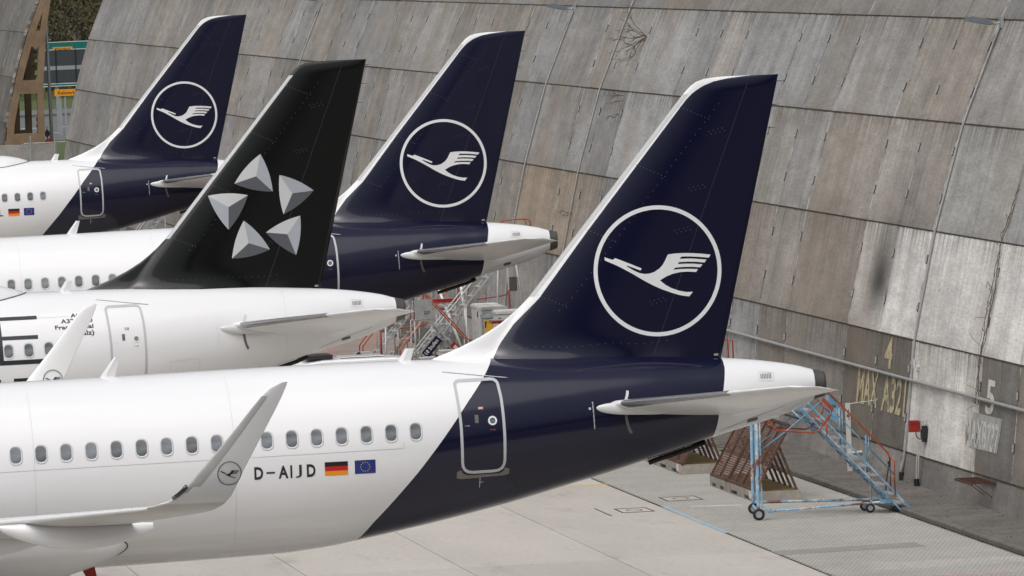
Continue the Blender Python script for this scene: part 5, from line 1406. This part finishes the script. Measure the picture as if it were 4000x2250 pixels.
pipe_part(rts, 'strut', [(-.1, .1, 3.0), (.95, .1, 0.0)], .06, 'sign_white'); pipe_part(rts, 'strut', [(.75, .5, 3.0), (1.05, .5, 0)], .06, 'sign_white'); pipe_part(rts, 'leg', [(-.3, .3, 0), (-.3, .3, 2.5)], .035, 'steel_pale')
alu = stairs('small aluminium steps with black and yellow edging beside the white van roof', -3.55, 74, 2.15, .74, 1, .7, 'steel_pale', 'steel_pale', .7, .35, n=8, rails=False)
for k in range(9):
    d0, d1 = 2.9*k/9, 2.9*(k+1)/9; m_ = MB(); m_.bar((d0, -.04, d0*.74+.02), (d1, -.04, d1*.74+.02), .03, .10); m_.build('edge_stripe', 'yellow_paint' if k % 2 else 'rubber_black', alu)
pst = thing('red_pole', 'dark red upright pole between the stair stands', 'pole', (2.72, 95, 0)); pipe_part(pst, 'shaft', [(0, 0, 0), (.02, 0, 1.85)], .05, 'dark_red_paint', 10); pipe_part(pst, 'shaft', [(.12, 0, 0), (.2, 0, 1.9)], .045, 'steel_pale', 8)
# tall tripod docking stand with red loop rail at the blue tail cone
dk = thing('docking_stand', 'tall grey docking stand with orange top rail behind the white cabinets', 'work stand', (7.85, 100, 0))
for a, b in (((-.5, 0, 0), (-.25, 0, 4.75)), ((.75, 0, 0), (.15, 0, 4.75)), ((.2, .8, 0), (.05, .4, 4.7))): pipe_part(dk, 'leg', [a, b], .055, 'steel_pale', 8)
pipe_part(dk, 'red_post', [(.04, -.05, 0), (.0, -.05, 2.62)], .05, 'dark_red_paint', 8)
pipe_part(dk, 'loop_rail', [(-1.1, 0, 2.38), (-.4, 0, 2.45), (-.12, 0, 2.49), (0, 0, 2.6), (.12, 0, 2.78)], .03, 'red_paint')
m_ = MB(); m_.bx((.05, -.1, 2.62), (.3, .1, 3.1)); m_.build('control_box', 'dark_metal', dk)
pipe_part(dk, 'top_rail', [(-.15, 0, 4.7), (-.15, 0, 4.95), (-.05, 0, 5.06), (.75, 0, 5.06), (.86, 0, 4.98), (.88, 0, 4.7)], .03, 'orange_paint')
pipe_part(dk, 'top_rail', [(-.1, .6, 4.7), (-.1, .6, 4.95), (0, .6, 5.05), (.75, .6, 5.05), (.84, .6, 4.7)], .025, 'orange_paint')
m_ = MB(); m_.bx((-.3, -.05, 4.66), (.9, .7, 4.72)); m_.build('platform', 'steel_grey', dk)
rtv = thing('tray_stand', 'small red edged tray stand before the lowest white cabinet', 'tray', (6.3, 91, 0))
m_ = MB(); m_.bx((-.4, -.3, 2.0), (.45, .4, 2.09)); m_.build('rim', 'red_paint', rtv)
m_ = MB(); m_.bx((-.38, -.28, 2.091), (.43, .38, 2.12)); m_.build('mat', 'steel_grey', rtv)
pipe_part(rtv, 'leg', [(.2, 0, 0), (.2, 0, 2.0)], .04, 'steel_pale'); pipe_part(rtv, 'leg', [(.35, .2, 0), (.35, .2, 2.0)], .04, 'steel_pale')
# orange gantry top behind the nearest fin, and rail top by the second blue tail
stairs('orange railed stair stand half hidden behind the nearest fin', 4.3, 52, 2.15, .9, 1, .8, 'orange_paint', 'steel_pale', 1.05, .5)
stairs('pale grey stair stand under the farthest tail', .75, 172, 4.2, 1.15, 1, 1.0, 'steel_pale', 'steel_pale', .8, .9)
stairs('grey stair stand with orange rails under the farthest tail', -.3, 174, 3.6, 1.15, 1, 1.0, 'orange_paint', 'steel_grey', .8, .9)
# ---- white electrical cabinets
def cabinet(x, y, w_, d_, h, label, grey=False):
    t = thing('cabinet', label, 'cabinet', (x, y, 0), group='cabinets by the wall')
    m_ = MB(); m_.bx((-w_/2, -d_/2, .08), (w_/2, d_/2, h-.1)); m_.build('body', 'cabinet_white' if not grey else 'plastic_grey', t)
    m_ = MB(); m_.bx((-w_/2+.05, -d_/2+.05, 0), (w_/2-.05, d_/2-.05, .08)); m_.build('base', 'plastic_grey', t)
    m_ = MB(); m_.bx((-w_/2-.03, -d_/2-.03, h-.1), (w_/2+.03, d_/2+.03, h-.02)); m_.bx((-w_/2+.02, -d_/2+.02, h-.02), (w_/2-.02, d_/2-.02, h+.01)); m_.build('lid', 'cabinet_white' if not grey else 'plastic_grey', t)
    m_ = MB(); m_.bx((-w_/2+.03, -d_/2-.012, .14), (w_/2-.03, -d_/2-.001, h-.16)); dr = m_.build('door', 'cabinet_white' if not grey else 'yellow_paint', t)
    m_ = MB(); m_.bx((-w_/2+.04, -d_/2-.03, h-.42), (-w_/2+.08, -d_/2-.012, h-.25)); m_.bx((-w_/2+.04, -d_/2-.03, h-.25), (-w_/2+.12, -d_/2-.012, h-.22)); m_.build('latch', 'plastic_black', dr)
    for k in range(5):
        m_ = MB(); m_.bx((-w_/2-.006, -d_/2+.08+.1*(k % 2), .3+.33*k), (-w_/2-.001, -d_/2+.12+.1*(k % 2), .42+.33*k)); m_.build('hinge', 'plastic_black', t)
cabinet(6.75, 98.0, .82, 1.0, 2.32, 'tallest white cabinet, leftmost of the row by the wall')
cabinet(6.77, 96.6, .82, 1.0, 2.30, 'white cabinet in the middle of the row by the wall')
cabinet(6.99, 94.6, .82, 1.0, 2.24, 'lower white cabinet, rightmost of the row')
cabinet(6.44, 95.4, .36, .5, 2.08, 'small grey cabinet with yellow front between the white cabinets', True)
for x, y, w_, d_, h, lb in ((4.55, 92, .5, .5, 1.1, 'low white equipment box at the foot of the pale stair'), (3.75, 91, .45, .5, .95, 'small white equipment box left of the pale stair foot'), (5.5, 92.5, .55, .5, .9, 'low white box with a blue label below the red warning board')):
    t = thing('equipment_box', lb, 'box', (x, y, 0)); m_ = MB(); m_.bx((-w_/2, -d_/2, .05), (w_/2, d_/2, h)); m_.bx((-w_/2-.02, -d_/2-.02, h), (w_/2+.02, d_/2+.02, h+.04)); m_.bx((-w_/2+.05, -d_/2+.05, 0), (w_/2-.05, d_/2-.05, .05)); m_.build('body', 'cabinet_white', t)
    m_ = MB(); m_.bx((-w_/2+.06, -d_/2-.006, h*.55), (w_/2-.08, -d_/2-.001, h*.7)); m_.build('label_plate', 'line_blue', t)

# ---- service van behind the nearest fuselage, roof in view
van = thing('service_van', 'white van roof with dark light bar just above the nearest fuselage', 'van', (-2.45, 67.3, 0))
prof_v = [(-2.6, .35), (-2.62, .95), (-2.5, 1.15), (-1.75, 1.35), (-1.15, 2.15), (-.85, 2.32), (-.2, 2.40), (1.9, 2.40), (2.25, 2.36), (2.42, 2.2), (2.5, 1.2), (2.5, .35)]
rows = []
for yy, s_ in ((-.98, .86), (-1.0, .93), (-.99, .97), (-.93, .99), (-.6, 1.0), (0, 1.008), (.6, 1.0), (.93, .99), (.99, .97), (1.0, .93), (.98, .86)):
    rows.append([(a*(1 if abs(yy) < .95 else .995), yy*(.86+.14*min(1, (2.6-b)/1.2)) if b > 1.3 else yy, .35+(b-.35)*(s_ if b > 2 else 1)) for a, b in prof_v])
m_ = MB(); m_.grid(rows, closed=True); m_.add(rows[0], [tuple(range(len(prof_v)))]); m_.add(rows[-1], [tuple(range(len(prof_v)))[::-1]]); vb = m_.build('body', 'white_paint', van, smooth=False)
m_ = MB(); m_.bx((-.75, -.62, 2.42), (.05, .62, 2.53)); m_.build('light_bar', 'plastic_black', van)
m_ = MB(); m_.bx((.3, -.5, 2.425), (1.6, .5, 2.45)); m_.build('roof_hatch', 'white_paint', van)
m_ = MB(); m_.bx((-1.0, -.995, 1.4), (-.1, -.955, 2.0)); m_.build('side_window', 'dark_glass', van)
m_ = MB(); m_.add([(-1.78, -.8, 1.38), (-1.78, .8, 1.38), (-1.2, .72, 2.12), (-1.2, -.72, 2.12)], [(0, 1, 2, 3)]); m_.v = [(a-.015, b, c+.01) for a, b, c in m_.v]; m_.build('windscreen', 'dark_glass', van, fix=False)
for x in (-1.75, 1.6):
    for yy in (-.88, .88): wheel(van, x, yy, .34, .22)

# ================================================================== BEYOND THE WALL END
pw = MB(); pw.prism([(-30, 289.4), (9.42, 289.4), (9.42, 289.75), (-30, 289.75)], 0, 3.46, 2)
tag(pw.build('boundary_wall', 'parapet'), 'plain pale concrete boundary wall behind the farthest fuselage', 'wall')
w2 = thing('noise_wall', 'dark leaning concrete panel wall at the upper left edge, carried by brown ribs', 'wall', (0, 0, 0))
rp = random.Random(31)
WC2 = [(330.3+4.56*k, 330.3+4.56*(k+1)) for k in range(10)]
for row in range(6):
    (xa, za), (xb, zb_) = PROF[row], PROF[row+1]; L = math.hypot(xb-xa, zb_-za); phi = math.atan2(xb-xa, zb_-za)
    for (y0, y1) in WC2:
        o = ob('panel', panel_mesh(y1-y0, L), None, w2, ((xa+xb)/2+.38+rp.uniform(-.012, .012), (y0+y1)/2, (za+zb_)/2), (0, phi, 0)); v = rp.uniform(.16, .23); o.color = (v, v*.97, v*.93, 1)
def rib(y, th=.55):
    m_ = MB(); fx = lambda z: wallx(z)+.60; bx_ = lambda z: float(np.interp(z, [0, 6, 9, 11.5, 14.8], [12.3, 12.36, 12.62, 13.05, 14.35]))
    zs = list(np.linspace(0, 14.8, 24)); wf = .42; wb = .40
    m_.prism([(fx(z), z) for z in zs]+[(min(fx(z)+wf, bx_(z)-.01), z) for z in zs[::-1]], y, y+th, 1)
    m_.prism([(max(bx_(z)-wb, fx(z)+.02), z) for z in zs]+[(bx_(z)+.003, z) for z in zs[::-1]], y+.004, y+th-.004, 1)
    for z0, z1 in ((0, .5), (2.45, 3.1), (5.6, 6.45), (8.55, 9.55), (12.6, 14.8)):
        m_.prism([(fx(z0)+.05, z0), (bx_(z0)-.05, z0), (bx_(z1)-.05, z1), (fx(z1)+.05, z1)], y+.01, y+th-.01, 1)
    return m_
for k in range(3): rib(329.9+9.1*k).build('buttress_rib', 'brown_concrete', w2)
# gap: verge, road, signs, trees
gr = MB(); gr.add([(-200, 331, -.02), (300, 331, -.02), (300, 900, -.02), (-200, 900, -.02)], [(0, 1, 2, 3)]); tag(gr.build('grass_verge', 'grass'), kind='structure')
rd = MB(); rd.prism([(-80, 400), (150, 470), (150, 548), (-80, 478)], -.015, .0, 2); tag(rd.build('road', 'asphalt'), kind='structure')
sw = MB(); sw.prism([(-80, 484), (150, 554), (150, 572), (-80, 502)], -.015, .1, 2); tag(sw.build('pavement', 'asphalt'), kind='structure')
ln = thing('lane_marking', 'white dashed lane line on the road beyond the wall gap', 'road marking')
for k in range(26):
    a, b = Vector((-20+k*4.2, 459+k*1.28, .004)), Vector((-17.6+k*4.2, 459.7+k*1.28, .004)); m_ = MB(); m_.bar(a, b, .9, .006); m_.build('dash', 'line_white', ln)
ln2 = thing('lane_marking', 'white dashed line nearer the wall gap on the road', 'road marking')
for k in range(26):
    a, b = Vector((-20+k*4.2, 441+k*1.28, .004)), Vector((-17.6+k*4.2, 441.7+k*1.28, .004)); m_ = MB(); m_.bar(a, b, .9, .006); m_.build('dash', 'line_white', ln2)
gs = thing('direction_sign', 'large teal motorway direction sign seen from beside the road, with dark boards', 'sign', (24.3, 450, 0))
for a, b, c, d, mt, nm in ((-1.6, 2.6, 6.62, 7.22, 'sign_teal', 'upper_board'), (-1.6, 2.4, 5.35, 6.60, 'sign_back', 'board'), (-1.6, 2.3, 5.02, 5.33, 'galvanised', 'cross_rail'), (-1.6, 2.2, 3.98, 5.0, 'sign_back', 'board'), (-1.6, 2.1, 3.78, 3.96, 'sign_teal', 'lower_board')):
    m_ = MB(); m_.bx((a, -.06, c), (b, .06, d)); m_.build(nm, mt, gs)
for zz_ in (7.2, 6.6, 3.95, 3.76):
    m_ = MB(); m_.bx((-1.6, -.075, zz_-.03), (2.5, -.061, zz_+.02)); m_.build('white_border', 'sign_white', gs)
m_ = MB(); m_.bx((-.55, -.09, 6.62), (1.0, -.062, 6.80)); yb_ = m_.build('yellow_panel', 'sign_orange', gs)
V, Fc = text_poly('Walldorf', .01); m_ = MB(); m_.add([(-.45+1.3*a, -.094, 6.58+.16*b) for a, b in V], Fc); m_.build('lettering', 'letter_black', yb_, fix=False)
for x in (-.3, 1.9): m_ = MB(); m_.bx((x-.12, .07, 0), (x+.12, .3, 7.0)); m_.build('post', 'galvanised', gs)
for x in (-.35, 1.2): m_ = MB(); m_.bx((x-.04, -.12, 3.98), (x+.04, -.062, 6.6)); m_.build('stiffener', 'rubber_black', gs)
ks_ = thing('place_sign', 'small orange place-name sign on a grey post below the teal sign', 'sign', (24.2, 446, 0))
m_ = MB(); m_.bx((-.8, -.04, 3.05), (1.3, .04, 3.56)); kb = m_.build('board', 'sign_orange', ks_)
V, Fc = text_poly('Kelsterbach', .01); m_ = MB(); m_.add([(-.55+1.9*a, -.048, 3.17+.26*b) for a, b in V], Fc); m_.build('lettering', 'letter_black', kb, fix=False)
for x in (-.35, .0): m_ = MB(); m_.bx((x-.07, .05, 0), (x+.07, .2, 3.5)); m_.build('post', 'galvanised', ks_)
lp = thing('lamp_post', 'tall slender grey lamp post in the gap between the two walls', 'lamp post', (12.95, 332, 0))
m_ = MB(); m_.tube([(0, 0, 0), (-.02, 0, 6), (-.08, 0, 13.5)], .13, 10, r1=.075); m_.build('shaft', 'galvanised', lp, smooth=True)
m_ = MB(); m_.tube([(-.08, 0, 13.4), (.5, 0, 13.7), (1.2, 0, 13.8)], .05, 6); m_.build('arm', 'galvanised', lp)
m_ = MB(); m_.box((1.5, 0, 13.8), (.7, .25, .12)); m_.build('lamp_head', 'galvanised', lp)
lp2 = thing('lamp_post', 'second grey lamp post rising beside the wall edge near the trees', 'lamp post', (31.2, 470, 0))
m_ = MB(); m_.tube([(0, 0, 0), (-.1, 0, 12.0)], .22, 10, r1=.16); m_.build('shaft', 'galvanised', lp2, smooth=True)
m_ = MB(); m_.box((0, 0, 11.9), (1.4, .3, .25)); m_.build('lamp_head', 'sign_navy', lp2)
bn = thing('striped_barrier', 'red and white striped barrier board at the wall gap', 'barrier', (12.40, 334, .1))
for k in range(6):
    z = 2.55+.22*k; m_ = MB(); m_.add([(-.22, 0, z), (.22, 0, z+.16), (.22, 0, z+.38), (-.22, 0, z+.22)], [(0, 1, 2, 3)]); m_.add([(-.22, .03, z), (.22, .03, z+.16), (.22, .03, z+.38), (-.22, .03, z+.22)], [(3, 2, 1, 0)]); m_.build('stripe', 'red_paint' if k % 2 else 'sign_white', bn)
m_ = MB(); m_.tube([(0, .06, 0), (0, .06, 3.9)], .04, 6); m_.build('post', 'galvanised', bn)
ds = thing('diamond_sign', 'dark diamond sign back beside the lamp post foot', 'sign', (12.75, 333, 0))
m_ = MB(); m_.prism([(-.25, 2.95), (0, 2.68), (.25, 2.95), (0, 3.25)], -.02, .02, 1); m_.build('plate', 'sign_back', ds)
m_ = MB(); m_.tube([(0, .05, 0), (0, .05, 3.4)], .04, 6); m_.build('post', 'galvanised', ds)
rs = thing('round_sign', 'red round sign peeking over the boundary wall', 'sign', (12.75, 331.4, 0))
m_ = MB(); m_.prism([(.36*math.cos(2*math.pi*k/20), 2.35+.36*math.sin(2*math.pi*k/20)) for k in range(20)], -.02, .02, 1); m_.build('plate', 'orange_paint', rs)
m_ = MB(); m_.tube([(0, .05, 0), (0, .05, 2.3)], .04, 6); m_.build('post', 'galvanised', rs)
fn = thing('rail_fence', 'thin grey rail fence above the boundary wall', 'fence', (0, 289, 0))
m_ = MB(); m_.tube([(7.5, .2, 3.52), (13.5, .2, 3.55)], .02, 5); m_.build('rail', 'galvanised', fn)
for x in (7.9, 9.3): m_ = MB(); m_.tube([(x-.05, .1, 0), (x, .1, 3.95)], .035, 6); m_.build('post', 'galvanised', fn)

# trees on the far side of the road: bare brown and early green crowns
def tree(x, y, h, w_, seed, mt, label):
    r_ = random.Random(seed); t = thing('tree', label, 'tree', (x, y, 0), group='trees beyond the road')
    m_ = MB(); tips = []
    def grow(p, d, l, th, dep):
        pts = [p.copy()]
        for _ in range(4):
            d = (d+Vector((r_.uniform(-.2, .2), r_.uniform(-.2, .2), r_.uniform(-.05, .15)))).normalized(); p = p+d*l/4; pts.append(p.copy())
        m_.tube(pts, th, 5, cap=False, r1=th*.55)
        if dep == 0: tips.append(p); return
        for _ in range(3 if dep > 1 else 4):
            a = r_.uniform(0, 6.28); grow(pts[r_.randint(2, 4)].copy(), (d*.6+Vector((math.cos(a), math.sin(a), r_.uniform(-.1, .5)))*.8).normalized(), l*r_.uniform(.6, .8), th*.5, dep-1)
    grow(Vector((0, 0, 0)), Vector((0, 0, 1)), h*.38, .28, 3); m_.build('trunk', 'bark', t, fix=False)
    c = MB()
    for k in range(2600):
        if r_.random() < .55 and tips: q = r_.choice(tips)+Vector((r_.gauss(0, .9), r_.gauss(0, .9), r_.gauss(0, .9)))
        else:
            u = Vector((r_.gauss(0, 1), r_.gauss(0, 1), r_.gauss(0, 1))).normalized()*r_.random()**.4; q = Vector((u.x*w_, u.y*w_, h*.56+u.z*h*.45))
        if mnoise.noise(q*.55+Vector((seed, 0, 0))) < -.12: continue
        sz = r_.uniform(.10, .26); a = Vector((r_.gauss(0, 1), r_.gauss(0, 1), r_.gauss(0, 1))).normalized(); b = a.cross(Vector((r_.gauss(0, 1), r_.gauss(0, 1), r_.gauss(0, 1)))).normalized()
        c.add([q-a*sz, q+b*sz*.7, q+a*sz, q-b*sz*.5], [(0, 1, 2, 3)])
    c.build('crown', mt, t, fix=False)
tt = [(31, 585, 13, 4.5, 1, 'leaf_brown', 'brown bare tree beyond the road, behind the teal sign'), (37, 592, 15, 5, 2, 'leaf_olive', 'olive green tree beyond the road, right of the lamp post'),
      (43, 588, 14, 5, 3, 'leaf_brown', 'brown tree beside the leaning wall edge beyond the road'), (34, 605, 16, 5.5, 4, 'leaf_olive', 'tall olive tree behind the front row beyond the road'),
      (40.5, 606, 16, 5.5, 5, 'leaf_brown', 'tall brown tree in the second row beyond the road'), (27, 600, 15, 5.5, 6, 'leaf_olive', 'olive tree behind the rib, beyond the road'), (48, 604, 15, 5, 7, 'leaf_olive', 'olive tree mostly hidden by the wall edge')]
for a in tt: tree(*a)
wd = MB(); r_ = random.Random(77)
for k in range(9000):
    q = Vector((r_.uniform(-20, 90), r_.uniform(612, 640), r_.random()**1.1*15)); sz = r_.uniform(.3, .7)
    if mnoise.noise(q*.25) < -.25: continue
    a = Vector((r_.gauss(0, 1), r_.gauss(0, .4), r_.gauss(0, 1))).normalized(); b = a.cross(Vector((r_.gauss(0, .4), 1, r_.gauss(0, .4)))).normalized(); wd.add([q-a*sz, q+b*sz*.8, q+a*sz, q-b*sz*.6], [(0, 1, 2, 3)])
tag(wd.build('far_wood', 'leaf_brown', fix=False), 'far brown wood beyond the road, one dense mass', 'wood', kind='stuff')
